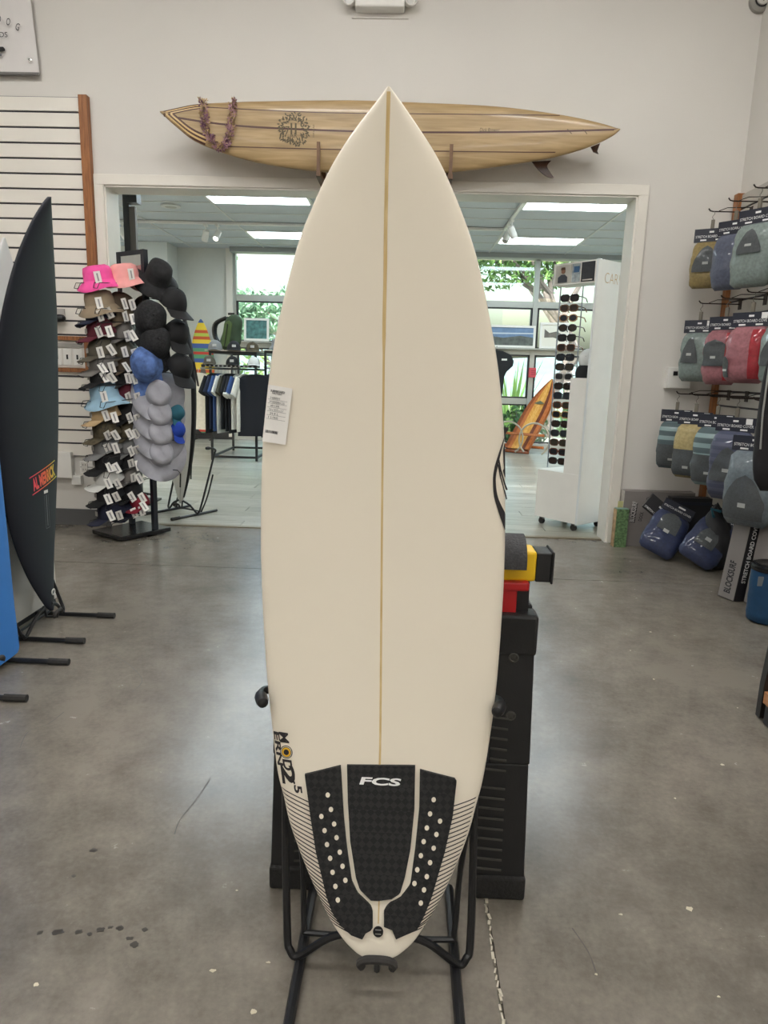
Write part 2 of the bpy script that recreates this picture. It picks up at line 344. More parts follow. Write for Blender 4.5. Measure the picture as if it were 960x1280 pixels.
# ================================================================== LAMPS
FAR_LAMP, SHOP_LAMP = 18.0, 43.0
diffm = M('troffer_diffuser', (240, 250, 248), .5, emit=FAR_LAMP, emitc=(226, 243, 252))
shopm = M('shop_diffuser', (252, 250, 248), .5, emit=SHOP_LAMP, emitc=(252, 251, 249))
ordn = ['first', 'second', 'third', 'fourth', 'fifth', 'sixth', 'seventh', 'eighth', 'ninth', 'tenth', 'eleventh', 'twelfth', 'thirteenth', 'fourteenth', 'fifteenth', 'sixteenth', 'seventeenth', 'eighteenth']
for x, yv in lamps:
    cl = 'by the left wall' if x < -3 else 'on the clothes rack side' if x < 0 else 'on the sunglasses tower side' if x < 3 else 'by the right wall'
    rw_ = 'just past the opening' if yv < 7.5 else 'mid-ceiling' if yv < 9.5 else 'near the windows'
    t = thing('ceiling_light', 'rectangular white recessed ceiling panel light, %s, %s' % (rw_, cl), 'ceiling light', (x+.0075, yv, ZC2), 0, 'recessed panels of the far ceiling')
    b = MB()
    for sx in (-1, 1): b.box((sx*.585, 0, .005), (.03, .545, .03))
    for sy in (-1, 1): b.box((0, sy*.262, .005), (1.2, .02, .03))
    b.build('frame', whitep, t); MB().box((0, 0, .01), (1.15, .51, .01)).build('diffuser', diffm, t)
for sx in (-2.7, -.7, 1.3):
    for sy in (-2.2, .7, 3.1):
        t = thing('hanging_light', 'long white ceiling lamp, %s row from the opening, %s from the left wall' % ({3.1: 'first', .7: 'second', -2.2: 'third'}[sy], {-2.7: 'first', -.7: 'second', 1.3: 'third'}[sx]), 'ceiling light', (sx, sy, ZC1-.12), 0, 'linear lamps of the front shop')
        MB().box((0, 0, .05), (1.26, .24, .07)).build('housing', whitep, t, bevel=.006); MB().box((0, 0, .006), (1.2, .2, .012)).build('diffuser', shopm, t)
        [MB().tube([(hx, 0, .08), (hx, 0, .12)], .006, 6).build('hanger', whitep, t) for hx in (-.5, .5)]
# track lighting
trk = thing('light_track', 'white ceiling track with a corner, run along the showroom ceiling', 'light track', (0, 0, 0))
MB().box((-1.6, 9.85, ZC2-.02), (5.7, .035, .03)).build('rail', whitep, trk); MB().box((1.235, 8.6, ZC2-.02), (.035, 2.5, .03)).build('rail', whitep, trk)
lampglow = M('spot_lamp', (255, 255, 250), .3, emit=14, emitc=(255, 250, 238))
def spot(x, y, dirx, diry, lit, label):
    t = thing('track_spotlight', label, 'spotlight', (x, y, ZC2-.035))
    MB().box((0, 0, -.012), (.04, .1, .024)).build('adapter', whitep, t)
    MB().tube([(0, 0, -.02), (0, 0, -.1)], .009, 6).build('stem', whitep, t)
    d = Vector((dirx, diry, -1.1)).normalized(); a = Vector((0, 0, -.12))-d*.05; q = Matrix.Translation(a) @ d.to_track_quat('Z', 'Y').to_matrix().to_4x4()
    MB().lathe([(.03, 0), (.042, .01), (.045, .14), (.04, .15), (.034, .145), (.03, .12)], 14, q).build('head', whitep, t, True)
    MB().lathe([(.031, .124), (.02, .13), (.004, .132)], 12, q).build('lamp', lampglow if lit else M('spot_dark', (150, 150, 148), .3), t, True)
spot(-3.92, 9.85, .7, -.2, False, 'unlit white track spotlight hanging over the hat rack corner')
spot(-2.78, 9.85, -.4, .5, False, 'white track spotlight turned to the window wall, beside the lit one')
spot(-2.62, 9.85, -.2, -.9, True, 'glowing white track spotlight aimed at the doorway')
spot(.75, 9.85, .2, -.3, False, 'white track spotlight on the short run beyond the track corner')
spot(1.235, 9.5, -.5, -.5, False, 'white track spotlight at the track corner, turned to the room')
spot(1.235, 9.15, .6, .4, False, 'white track spotlight near the track corner, turned to the sunglasses display')
# ceiling devices
t = thing('smoke_detector', 'round white smoke detector on the tiled ceiling beside the light track', 'smoke detector', (.42, 7.75, ZC2-.004))
MB().lathe([(.07, 0), (.07, -.012), (.055, -.02)], 18).build('base', whitep, t, True); MB().lathe([(.05, -.02), (.045, -.07), (.02, -.075)], 18).build('sensor', M('beige_plastic', (196, 188, 168), .5), t, True); MB().lathe([(.03, -.0755), (.03, -.08), (.01, -.08)], 12).build('grille', blackm, t)
t = thing('ceiling_speaker', 'flat round pale disc set in the ceiling above the hat rack', 'ceiling speaker', (-2.95, 8.95, ZC2-.002))
MB().lathe([(.12, 0), (.12, -.012), (.1, -.016)], 20).build('rim', gm, t, True); MB().lathe([(.095, -.014), (.02, -.02)], 20).build('cone', M('speaker_grey', (168, 168, 160), .6), t, True)

# ================================================================== OUTSIDE
struct(MB().box((0, 30, -.3), (90, 36, .2)).build('ground_outside', M('lawn', (128, 134, 112), .95, var=.3, vs=2)))
struct(MB().box((0, 14.2, -.19), (40, 3.4, .08)).build('path_outside', M('paving', (176, 170, 160), .9, var=.15, vs=5)))
hill = MB()
hp = [(-60, 0), (-42, 5), (-30, 8.2), (-24, 9.0), (-20, 8.0), (-12, 5.0), (0, 4), (14, 4), (30, 6), (60, 0)]
hl = catmull([(a, 0, b) for a, b in hp], 5)
hill.loft([[(p.x, 75+dy*18+3*noise.noise(Vector((p.x*.1, dy, 0))), p.z*hf-1) for dy, hf in ((-1, 0), (-.5, .6), (0, 1), (.6, .7), (1, 0))] for p in hl])
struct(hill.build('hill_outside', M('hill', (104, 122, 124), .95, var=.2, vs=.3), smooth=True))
leafm = {k: M('leaf_'+k, c, .55, var=.35, vs=2.5, spec=.3) for k, c in dict(dark=(74, 108, 62), mid=(112, 148, 86), pale=(160, 186, 120), blue=(126, 158, 136)).items()}
barkm = M('bark', (128, 116, 116), .9, var=.2, vs=12)
def leaves(mb, c, rad, n, size, rnd, flatz=.75):
    for _ in range(n):
        while True:
            d = Vector((rnd.uniform(-1, 1), rnd.uniform(-1, 1), rnd.uniform(-1, 1)))
            if .25 < d.length < 1: break
        p = Vector(c)+Vector((d.x*rad, d.y*rad, d.z*rad*flatz)); s = size*rnd.uniform(.6, 1.3)
        q = Euler((rnd.uniform(-1, 1), rnd.uniform(-1, 1), rnd.uniform(0, 6.3))).to_matrix()
        vs = [(-s*.5, 0, 0), (0, -s*.22, s*.06), (s*.55, 0, -.02), (0, s*.22, s*.06)]
        mb.add([p+q @ Vector(v) for v in vs], [(0, 1, 2, 3)])
def tree(name, label, x, y, h, spread, seed, leaf, nl=60, size=.22, dense=14, z0=1.6, group=None):
    rnd = random.Random(seed); t = thing(name, label, 'tree', (x, y, -.2), 0, group)
    b = MB(); tips = []; segs = []
    def grow(p, d, r, L, lev):
        pts = [p]; q = p
        for k in range(4):
            d = (d+Vector((rnd.uniform(-.25, .25), rnd.uniform(-.25, .25), rnd.uniform(-.05, .2)))).normalized(); q = q+d*L/4; pts.append(q)
        segs.append((pts, [r*(1-.1*k) for k in range(5)]))
        if lev == 0: tips.append(q); return
        if lev <= 1: tips.append(q)
        for k in range(3):
            a = rnd.uniform(0, 6.3); nd = (d+Vector((math.cos(a), math.sin(a), rnd.uniform(.0, .5)))*.85).normalized()
            grow(q, nd, r*.58, L*.72, lev-1)
    grow(Vector((0, 0, 0)), Vector((rnd.uniform(-.1, .1), 0, 1)), h*.028, z0, 3)
    sc = spread/max(.1, max(math.hypot(p.x, p.y) for p in tips)); zt = h/max(p.z for p in tips)
    W_ = lambda v: (v.x*(1+(sc-1)*min(1, v.z/z0)), v.y*(1+(sc-1)*min(1, v.z/z0)), v.z*zt)
    for pts, rr in segs: b.tube([W_(p) for p in pts], rr, 6)
    b.build('trunk', barkm, t, True)
    f = MB()
    for p in tips: leaves(f, (p.x*sc, p.y*sc, p.z*zt), spread*.33, nl, size, rnd)
    f.build('foliage', leafm[leaf], t)['kind'] = 'stuff'
tree('shade_tree', 'spreading tree with pale forked branches outside the right window bays', 3.3, 16.2, 4.9, 3.0, 3, 'mid', 260, .17, z0=1.25)
tree('shade_tree', 'pale-leaved slender tree outside the leftmost window bay', -4.75, 16.2, 4.4, 1.15, 11, 'pale', 120, .14, z0=1.2)
tree('shade_tree', 'dark leafy tree behind the spreading tree outside the right windows', 4.6, 20, 6.6, 3.6, 21, 'dark', 170, .24, z0=1.8)
tree('shade_tree', 'distant rounded tree on the lawn behind the slender pale tree', -4.4, 27, 3.6, 3.0, 31, 'blue', 110, .3, z0=1.0)
tree('shade_tree', 'yellow-green tree on the lawn between the dark and the spreading trees', 1.6, 34, 6.0, 3.0, 41, 'pale', 120, .26, z0=1.2)
def shrub(x, y, h, r, leaf, label, seed, group):
    rnd = random.Random(seed); t = thing('garden_shrub', label, 'shrub', (x, y, -.2), 0, group)
    b = MB()
    for k in range(5): a = k*1.3; b.tube([(0, 0, 0), (math.cos(a)*r*.4, math.sin(a)*r*.4, h*.5), (math.cos(a)*r*.6, math.sin(a)*r*.6, h*.85)], [.02, .014, .006], 5)
    b.build('stem', barkm, t); f = MB(); leaves(f, (0, 0, h*.5), r, 330, .16, rnd, h*.5/r); f.build('foliage', leafm[leaf], t)['kind'] = 'stuff'
def spiky(x, y, h, label, seed, group):
    rnd = random.Random(seed); t = thing('spiky_plant', label, 'plant', (x, y, -.2), 0, group); f = MB()
    for k in range(34):
        a = rnd.uniform(0, 6.3); e = rnd.uniform(.05, .5); L = h*rnd.uniform(.6, 1.05); d = Vector((math.cos(a)*e, math.sin(a)*e, 1)).normalized(); s = Vector((-math.sin(a), math.cos(a), 0))*.035
        p0 = Vector((math.cos(a)*.05, math.sin(a)*.05, 0)); p1 = p0+d*L*.55; p2 = p0+d*L+Vector((math.cos(a), math.sin(a), -.3))*e*.2*L
        f.add([p0-s, p0+s, p1+s*.9, p1-s*.9, p2], [(0, 1, 2, 3), (3, 2, 4)])
    f.build('blades', leafm['mid'], t)
    MB().tube([(0, 0, 0), (0, 0, h*.25)], [.06, .03], 6).build('stem', barkm, t)
for k, (x, y, h) in enumerate(((1.3, 14.9, 1.5), (2.35, 15.6, 1.9), (3.5, 14.6, 1.5), (4.6, 15.4, 1.8))):
    spiky(x, y, h, 'spiky upright garden plant outside the right window bays, %s along towards the right wall' % ordn[k], 50+k, 'spiky plants outside the window')
for k, (x, y, h, r, lf) in enumerate(((-4.6, 13.6, 1.7, .6, 'mid'), (-3.1, 13.9, 1.9, .7, 'pale'), (-1.6, 13.7, 1.5, .6, 'mid'), (1.15, 13.5, 1.0, .5, 'mid'), (2.3, 13.5, .9, .5, 'dark'), (3.45, 13.6, 1.0, .5, 'mid'), (4.7, 13.8, 1.3, .5, 'blue'), (-.2, 14, 1.2, .6, 'mid'))):
    shrub(x, y, h, r, lf, 'leafy %s garden shrub outside the window, %s along from the corner column' % ({'mid': 'green', 'pale': 'pale green', 'dark': 'dark green', 'blue': 'grey-green'}[lf], ('first', 'second', 'third', 'fifth', 'sixth', 'seventh', 'eighth', 'fourth')[k]), 70+k, 'shrubs outside the window')
# ================================================================== SURFBOARDS
def board_rings(sec, n=2.8, N=40):
    """sec rows: z, xc, half width, deck y, thickness; deck looks towards -y"""
    rings = []
    for z, xc, hw, yd, th in sec:
        r = []
        for j in range(N):
            q = 2*PI*j/N; c, s = math.cos(q), math.sin(q)
            r.append((xc+hw*math.copysign(abs(c)**(2/n), c), yd+th/2+th/2*math.copysign(abs(s)**(2/n), s), z))
        rings.append(r)
    return rings
class Board:
    def __init__(s, rows, yfun, th, nz=4, n=2.8):
        P = catmull([(z, xc, hw) for z, xc, hw in rows], nz); s.n = n
        s.z = [p.x for p in P]; s.xc = [p.y for p in P]; s.hw = [max(p.z, .002) for p in P]; s.yf = yfun
        z0, z1 = min(s.z), max(s.z); s.z0 = z0; s.z1 = z1
        s.th = lambda z: th*(.22+.78*max(0, math.sin(PI*min(1, max(0, (z-z0)/(z1-z0)))))**.6)
        s.sec = [(z, x, h, yfun(z), s.th(z)) for z, x, h in zip(s.z, s.xc, s.hw)]
    def at(s, z):
        o = 1 if s.z[0] < s.z[-1] else -1
        return float(np.interp(z, s.z[::o], s.xc[::o])), float(np.interp(z, s.z[::o], s.hw[::o]))
    def deck(s, x, z, off=.0008):
        xc, hw = s.at(z); u = min(.9995, abs(x-xc)/hw); th = s.th(z)
        return (x, s.yf(z)+th/2-th/2*(1-u**s.n)**(1/s.n)-off, z)
    def mb(s): return MB().loft(board_rings(s.sec, s.n))
    def patch(s, fl, fr, z0, z1, nz=8, nx=4, off=.0008, base=None):
        """a patch of the deck between x=fl(z) and x=fr(z); with base it is a solid pad"""
        m = MB(); f = lambda o: (lambda i, j: s.deck(fl(z0+(z1-z0)*i)+(fr(z0+(z1-z0)*i)-fl(z0+(z1-z0)*i))*j, z0+(z1-z0)*i, o))
        if base is None: return m.grid(f(off), nz, nx)
        g = f(off); h = f(base); ring = [(i/nz, 0) for i in range(nz)]+[(1, j/nx) for j in range(nx)]+[(1-i/nz, 1) for i in range(nz)]+[(0, 1-j/nx) for j in range(nx)]
        m.grid(g, nz, nx); m.add([g(*r) for r in ring]+[h(*r) for r in ring], [(k, (k+1) % len(ring), len(ring)+(k+1) % len(ring), len(ring)+k) for k in range(len(ring))])
        return m
    def line(s, pts, wd, off=.0008):
        """thin painted line through (x,z) points"""
        m = MB(); vs = []
        for k, (x, z) in enumerate(pts):
            a = pts[max(k-1, 0)]; b = pts[min(k+1, len(pts)-1)]; dx, dz = b[0]-a[0], b[1]-a[1]; L = math.hypot(dx, dz) or 1
            nx_, nz_ = -dz/L*wd/2, dx/L*wd/2
            vs += [s.deck(x+nx_, z+nz_, off), s.deck(x-nx_, z-nz_, off)]
        return m.add(vs, [(2*k, 2*k+1, 2*k+3, 2*k+2) for k in range(len(pts)-1)])
def poly_lr(poly):
    def sp(z):
        xs = []
        for (x0, z0), (x1, z1) in zip(poly, poly[1:]+poly[:1]):
            if (z0-z)*(z1-z) <= 0 and z0 != z1: xs.append(x0+(x1-x0)*(z-z0)/(z1-z0))
        return (min(xs), max(xs)) if xs else (poly[0][0], poly[0][0])
    return (lambda z: sp(z)[0]), (lambda z: sp(z)[1])
# ---- the white shortboard in the middle
rows = [(1.7376, -.0488, .003), (1.733, -.0488, .0075), (1.717, -.0482, .022), (1.679, -.0490, .055), (1.641, -.0487, .0847), (1.601, -.0488, .1102), (1.547, -.0486, .1383), (1.491, -.0484, .1632), (1.434, -.0474, .1823), (1.346, -.0471, .2062), (1.270, -.0461, .2234), (1.192, -.0447, .2356), (1.113, -.0436, .2448), (1.031, -.0425, .2500), (.899, -.0398, .2538), (.799, -.0376, .2528), (.698, -.0353, .2484), (.597, -.0328, .2412), (.497, -.0305, .2292), (.415, -.0296, .2165), (.367, -.0281, .2031), (.319, -.0271, .1902), (.271, -.0253, .1714), (.225, -.0240, .1499), (.179, -.0227, .1257), (.134, -.0228, .0967), (.104, -.0215, .0723), (.086, -.0215, .050), (.078, -.0215, .0345), (.0735, -.0215, .010)]
dk = lambda z: .0165223*z**3-.1880708*z*z+.372661*z+1.1723705
BB = Board(rows, dk, .06)
foam = M('board_white', (236, 227, 209), .32, var=.012, vs=1.2, coat=.25)
T0 = (-.0215, 1.2, .0735)
sb = thing('surfboard', 'white shortboard with black tail pad and wooden stringer standing in the middle of the shop', 'surfboard', T0)
inv0 = Matrix.Translation(T0).inverted()
def bpart(mb, name, mat, **k): return mb.build(name, mat, sb, world=True, **k)
bpart(BB.mb(), 'board', foam, smooth=True, sharp=80)
strm = wood('stringer', (196, 166, 110), (224, 200, 148), (30, 30, 2))
bpart(BB.patch(lambda z: BB.at(z)[0]-.0022-.0012*(z > 1.3), lambda z: BB.at(z)[0]+.0022+.0012*(z > 1.3), .447, 1.73, 40, 1, .0005), 'stringer', strm)
padL = [(-.1851, .4229), (-.1108, .4454), (-.1005, .3434), (-.0914, .281), (-.0791, .2201), (-.0666, .1979), (-.0394, .1766), (-.0341, .1664), (-.0328, .1324), (-.0457, .1274), (-.0533, .1139), (-.0748, .1188), (-.1002, .1368), (-.1176, .1582), (-.1305, .1876), (-.1557, .2705), (-.1702, .3404)]
padC = [(-.0976, .4476), (.0435, .4518), (.0447, .3653), (.039, .2867), (.0293, .2324), (.0205, .2017), (-.002, .1872), (-.0381, .1862), (-.062, .2057), (-.0711, .2281), (-.0854, .2969), (-.0933, .3754)]
padR = [(.0536, .4441), (.1303, .4264), (.1243, .3529), (.11, .282), (.0863, .197), (.0711, .1591), (.0572, .1334), (.0346, .1251), (.0153, .1169), (.0065, .1341), (-.01, .1363), (-.0111, .1674), (-.0018, .1812), (.0208, .1912), (.0413, .2177), (.0489, .2871), (.0546, .3658)]
for nm, pl in (('side_pad', padL), ('centre_pad', padC), ('side_pad', padR)):
    a, b = poly_lr(pl); zz = [p[1] for p in pl]
    po = bpart(BB.patch(a, b, min(zz)+.0004, max(zz)-.0004, 60, 8, .0055, .0), nm, padm)
    if nm == 'centre_pad': po['label'] = 'black diamond-grooved centre tail pad'; cpad = po
    else: po['label'] = 'black perforated side tail pad'
whit = M('white_print', (240, 240, 238), .5)
dots = [(-.1353, .3864), (-.1276, .3581), (-.147, .343), (-.1199, .3299), (-.1393, .3157), (-.1139, .3035), (-.1332, .2886), (-.1061, .2758), (-.1255, .2625), (-.0993, .249), (-.1194, .2359), (-.0924, .2226), (-.1125, .2095), (-.1064, .1841), (.0837, .3861), (.0771, .358), (.0982, .3439), (.0714, .3302), (.0916, .3177), (.0657, .3034), (.0867, .291), (.0608, .276), (.0802, .2629), (.0543, .2488), (.0744, .2359), (.0494, .2226), (.0695, .2106), (.0637, .1856)]
for x, z in dots:
    m = MB(); m.add([BB.deck(x+.0046*math.cos(q*PI/8), z+.0052*math.sin(q*PI/8), .0062) for q in range(16)], [tuple(range(16))]); bpart(m, 'pad_hole', foam)
def onboard(fn):   # text mapper in world deck coordinates, returned relative to the board's root
    return lambda u, v: tuple(inv0 @ Vector(fn(u, v)))
text('pad_lettering', 'FCS', .086, .0155, whit, sb, onboard(lambda u, v: BB.deck(-.0277+u, .4185+v, .0062)), bold=.035, shear=.12)
# leash plug and cord channel
m = MB(); m.add([BB.deck(-.0215+.0105*math.cos(q*PI/10), .1285+.0105*math.sin(q*PI/10), .0035) for q in range(20)], [tuple(range(20))]); pl_ = bpart(m, 'leash_plug', blackm)
for zo in (.0035, -.004): bpart(BB.patch(lambda z: -.0275, lambda z: -.0155, .1285+zo-.0008, .1285+zo+.0008, 1, 2, .004), 'plug_bar', M('steel', (200, 200, 198), .3, metal=.9))
bpart(BB.patch(lambda z: -.0232, lambda z: -.0205, .1415, .184, 4, 1, .0008), 'stringer_end', strm)
# pin lines wrapped round the tail rails
ink = M('line_ink', (38, 34, 36), .5)
for k in range(28):
    z = .3805-k*.0093
    for sgn in (-1, 1):
        xc, hw = BB.at(z+.004); zin = z-.0145 if sgn < 0 else z-.010
        li = poly_lr(padL)[0](max(.116, min(.42, zin))) if sgn < 0 else poly_lr(padR)[1](max(.118, min(.42, zin)))
        xo = xc+sgn*hw*.9985
        if sgn < 0 and li-.004 < xo or sgn > 0 and li+.004 > xo: continue
        bpart(BB.line([(xo+(li-xo)*i/6, z+.006+(zin-z-.006)*(i/6)) for i in range(7)], .0022), 'pin_line', ink)
# model lettering down the left rail (reads downwards)
sx_ = lambda z: (.503-z)*.175
def down(zc, xc): return onboard(lambda u, v: BB.deck(xc+v+sx_(zc-u), zc-u, .001))
text('lettering', 'M', .021, .020, ink, sb, down(.4915, -.2345), bold=.02)
text('lettering', 'D', .022, .020, ink, sb, down(.436, -.2345), bold=.03)
text('lettering', 'ERN', .068, .013, ink, sb, down(.4665, -.2505), bold=.03)
text('lettering', '2', .040, .030, ink, sb, down(.4165, -.236), bold=.035)
text('lettering', '.5', .024, .017, ink, sb, down(.3935, -.2185), bold=.03)
for r_, mt, of in ((.0135, ink, .001), (.0118, foam, .0012), (.0107, ink, .0014), (.0095, M('gold', (222, 172, 40), .5), .0016), (.0058, ink, .0018)):
    zc, xc = .4625, -.2335; m = MB(); m.add([BB.deck(xc+sx_(zc)+r_*math.cos(q*PI/12), zc+r_*math.sin(q*PI/12), of) for q in range(24)], [tuple(range(24))]); bpart(m, 'lettering_ring', mt)
# black curved emblem on the right rail
oc = catmull([(.2085, 1.145, 0), (.197, 1.12, 0), (.1875, 1.0897, 0), (.1815, 1.0657, 0), (.1795, 1.0416, 0), (.1829, 1.0095, 0), (.1906, .9854, 0), (.1999, .9614, 0), (.2105, .937, 0)], 5)
ox = lambda z: float(np.interp(z, [p.y for p in oc][::-1], [p.x for p in oc][::-1]))
rail = lambda z: BB.at(z)[0]+BB.at(z)[1]*.998
icx = catmull([(.2086, 1.145, 0), (.199, 1.12, 0), (.1925, 1.0897, 0), (.188, 1.0657, 0), (.1855, 1.0416, 0), (.1905, 1.0095, 0), (.2015, .9854, 0), (.213, .965, 0), (.22, .937, 0)], 5)
ix = lambda z: min(rail(z), float(np.interp(z, [p.y for p in icx][::-1], [p.x for p in icx][::-1])))
bpart(BB.patch(ox, ix, .937, 1.145, 40, 4, .001), 'emblem_stroke', ink)
bpart(BB.patch(lambda z: max(ix(z)+.003, .199-(z-1.09)*.1 if z > 1.06 else .199+(1.06-z)*.35), rail, 1.045, 1.135, 20, 4, .001), 'emblem_panel', ink)
bpart(BB.line([(.1885, 1.085), (.1945, 1.06), (.2045, 1.033), (.2112, 1.018)], .0032), 'emblem_line', ink)
bpart(BB.line([(.1885, 1.072), (.1955, 1.045), (.2065, 1.015), (.2115, .999)], .0026), 'emblem_line', ink)
# ---- price tag taped to its rail
tg = thing('price_tag', 'white paper price tag with barcode stuck to the rail of the white shortboard', 'tag', (-.256, dk(1.157)+.001, 1.157))
tv = [(-.2743, 1.2165), (-.2245, 1.210), (-.2385, 1.0985), (-.2865, 1.1035)]
def tagpt(s_, t_, off=.0):
    a = Vector(tv[3]).lerp(Vector(tv[2]), s_); b = Vector(tv[0]).lerp(Vector(tv[1]), s_); p = a.lerp(b, t_); y = BB.deck(max(p.x, -.268), p.y, .003)[1]
    return (p.x, y-off, p.y)
n = 8; tm = MB(); tm.grid(lambda i, j: tagpt(i, j, .0006), n, n); tm.grid(lambda i, j: tagpt(i, j, 0), n, n); tm.build('card', paperm, tg, world=True)
invt = ROOT[tg.name].inverted()
def tagtext(body, s0, s1, t0, t1, mat=inkm, **k):
    vs, fs = text2d(body, 1, 1, **k); mb = MB(); mb.add([tagpt(s0+(s1-s0)*(x+.5), t0+(t1-t0)*(y+.5), .0011) for x, y in vs], fs); mb.build('print', mat, tg, world=True)
tagtext('SURFBOARD', .12, .72, .885, .925, bold=.03); tagtext('FACTORY', .2, .62, .85, .882, bold=.02)
for k, s_ in enumerate(('SHARPEYE', 'MODERN 2.5', '#811395', '5\'6 x 19.75 x 2.5"', '29.9 L', 'F 5 FINS')):
    z_ = .765-k*.068; tagtext(s_, .14+.04*(k in (2, 4)), .55+.2*(len(s_) > 9), z_, z_+.038)
    m = MB(); m.grid(lambda i, j: tagpt(.06+.8*i, z_-.012+.005*j, .001), 4, 1); m.build('print', M('ink_grey', (120, 118, 118), .7), tg, world=True)
rb = random.Random(3); bc = MB(); s_ = .08
while s_ < .62:
    w_ = rb.choice((.008, .014, .022)); bc.grid(lambda i, j: tagpt(s_+w_*i, .165+.05*j, .001), 1, 1); s_ += w_+rb.choice((.008, .015))
bc.build('barcode', inkm, tg, world=True)
# ---- display stands for boards
def surf_stand(label, loc, rz, dx=0.):
    t = thing('surfboard_stand', label, 'stand', loc, rz, None)
    r = .0085
    for s in (-1, 1):
        MB().tube([(s*.165, -.15, .013), (s*.165, .265, .013)], .011, 8).build('foot_rail', blackm, t, True)
        MB().tube([(s*.165, -.235, .014), (s*.165, -.15, .014)], .0145, 8).build('foot_cap', rubber, t, True)
        pts = catmull([(s*.212+dx, .21, .53), (s*.205+dx*.5, .12, .27), (s*.196, .05, .07), (s*.188, .035, .036), (s*.168, .03, .026), (s*.1, .02, .085), (s*.03, .01, .115)], 5)
        MB().tube(pts, r, 8).build('upright', blackm, t, True)
        MB().tube(catmull([(s*.205, .19, .34), (s*.178, .15, .16), (s*.166, .095, .045), (s*.15, .088, .03), (0, .088, .03)], 4), .0065, 8).build('back_brace', blackm, t, True)
        MB().tube(catmull([(s*.212+dx, .21, .53), (s*.236+dx, .195, .552), (s*.252+dx, .15, .57), (s*.249+dx, .115, .575)], 4), .009, 8).build('arm', blackm, t, True)
        MB().lathe([(.004, -.016), (.011, -.012), (.0135, 0), (.0135, .016), (.010, .028)], 12, Matrix.Translation((s*.243+dx, .096, .576)) @ Matrix.Rotation(R(-s*20), 4, 'Z') @ Matrix.Rotation(R(-90), 4, 'X')).build('arm_cap', blackm, t, True)
    MB().tube(catmull([(-.03, -.034, .070), (-.034, -.036, .080), (-.024, -.038, .090), (0, -.04, .094), (.024, -.038, .090), (.034, -.036, .080), (.03, -.034, .070)], 5), .0085, 8).build('cradle_hook', rubber, t, True)
    MB().tube([(0, -.038, .092), (0, -.03, .062), (0, .02, .058), (0, .03, .112)], .007, 8).build('cradle_neck', blackm, t, True)
    return t
surf_stand('black tubular floor stand holding up the white shortboard in mid-shop', (-.0215, 1.22, 0), 0, -.0125)
STAND2 = surf_stand('black tubular floor stand under the charcoal surfboard', (-1.655, 3.08, 0), R(90))
surf_stand('black tubular floor stand under the blue foam surfboard', (-1.615, 2.52, 0), R(90))
# ---- charcoal board, blue board (deck towards +X)
def stand_board(name, label, loc, rz, rows_, yf, th, mat, n=2.8):
    t = thing(name, label, 'surfboard', loc, rz); B = Board(rows_, yf, th, n=n); o = B.mb().build('board', mat, t, True, sharp=80); return t, B
def outline(L, W, nose=.5, tail=.3, z0=.08):
    f = [(0, .04*tail/.3), (.012, .12*tail/.3), (.05, .26*tail/.3), (.12, .48), (.22, .72), (.35, .91), (.5, 1), (.62, .97), (.74, .83), (.84, .62), (.92, .38), (.97, .18), (.993, .06), (1, .012)]
    return [(z0+L*(a), 0, W/2*b) for a, b in f]
char = M('charcoal_foam', (27, 30, 38), .5, var=.05, vs=3, spec=.3)
ycs = catmull([(.05, .0, 0), (.3, .03, 0), (.6, .035, 0), (.95, .02, 0), (1.25, -.005, 0), (1.6, -.055, 0), (1.8, -.095, 0), (1.95, -.135, 0)], 6)
yc = lambda z: float(np.interp(z, [p.x for p in ycs], [p.y for p in ycs]))
tb, B2 = stand_board('surfboard', 'charcoal black surfboard with red to yellow lettering on a floor stand', (-1.655, 3.115, 0), R(90), [(a_, -.03*max(0, a_-1.), c_) for a_, b_, c_ in outline(1.85, .53)], yc, .075, char, 2.0)
# lettering
stripm = {}
LT = text2d('AL MERRICK', .22, .06, bold=.05)
def grad(name, x0, x1):
    m = bpy.data.materials.new(name); m.use_nodes = True; nn = m.node_tree; p = nn.nodes['Principled BSDF']; tc = nn.nodes.new('ShaderNodeTexCoord'); sp = nn.nodes.new('ShaderNodeSeparateXYZ'); nn.links.new(tc.outputs['Object'], sp.inputs[0])
    mr = nn.nodes.new('ShaderNodeMapRange'); mr.inputs[1].default_value = x0; mr.inputs[2].default_value = x1; nn.links.new(sp.outputs[0], mr.inputs[0]); rp = nn.nodes.new('ShaderNodeValToRGB')
    e = rp.color_ramp.elements; e[0].color = lin((240, 62, 104)); e[1].color = lin((222, 230, 66)); e.new(.55).color = lin((244, 118, 74)); nn.links.new(mr.outputs[0], rp.inputs[0]); nn.links.new(rp.outputs[0], p.inputs['Base Color']); p.inputs['Roughness'].default_value = .5
    return m
gr = grad('lettering_print', -.07, .19)
def onB2(x, z, off=.0015): return B2.deck(x, z, off)
cx0, cz0, sl = .06, .715, .2
mb = MB(); mb.add([onB2(cx0+x+y*-.25, cz0+x*sl+y) for x, y in LT[0]], LT[1]); mb.build('lettering', gr, tb)
for s in (-1, 1): B2.line([(cx0+x+s*.04*-.25, cz0+x*sl+s*.04) for x in np.linspace(-.125, .125, 6)], .005, .0015).build('lettering_rule', gr, tb)
gp = M('faint_print', (120, 124, 128), .6)
B2.patch(lambda z: .045, lambda z: .085, .638, .653, 2, 2, .0015).build('sticker', paperm, tb)
for x in (.047, .085): B2.line([(x, .63), (x, .47)], .0018, .0015).build('ruled_line', gp, tb)
B2.line([(.047, .47), (.085, .47)], .0018, .0015).build('ruled_line', gp, tb)
B2.line([(.066, .63), (.066, .48)], .006, .0015).build('small_print', gp, tb)
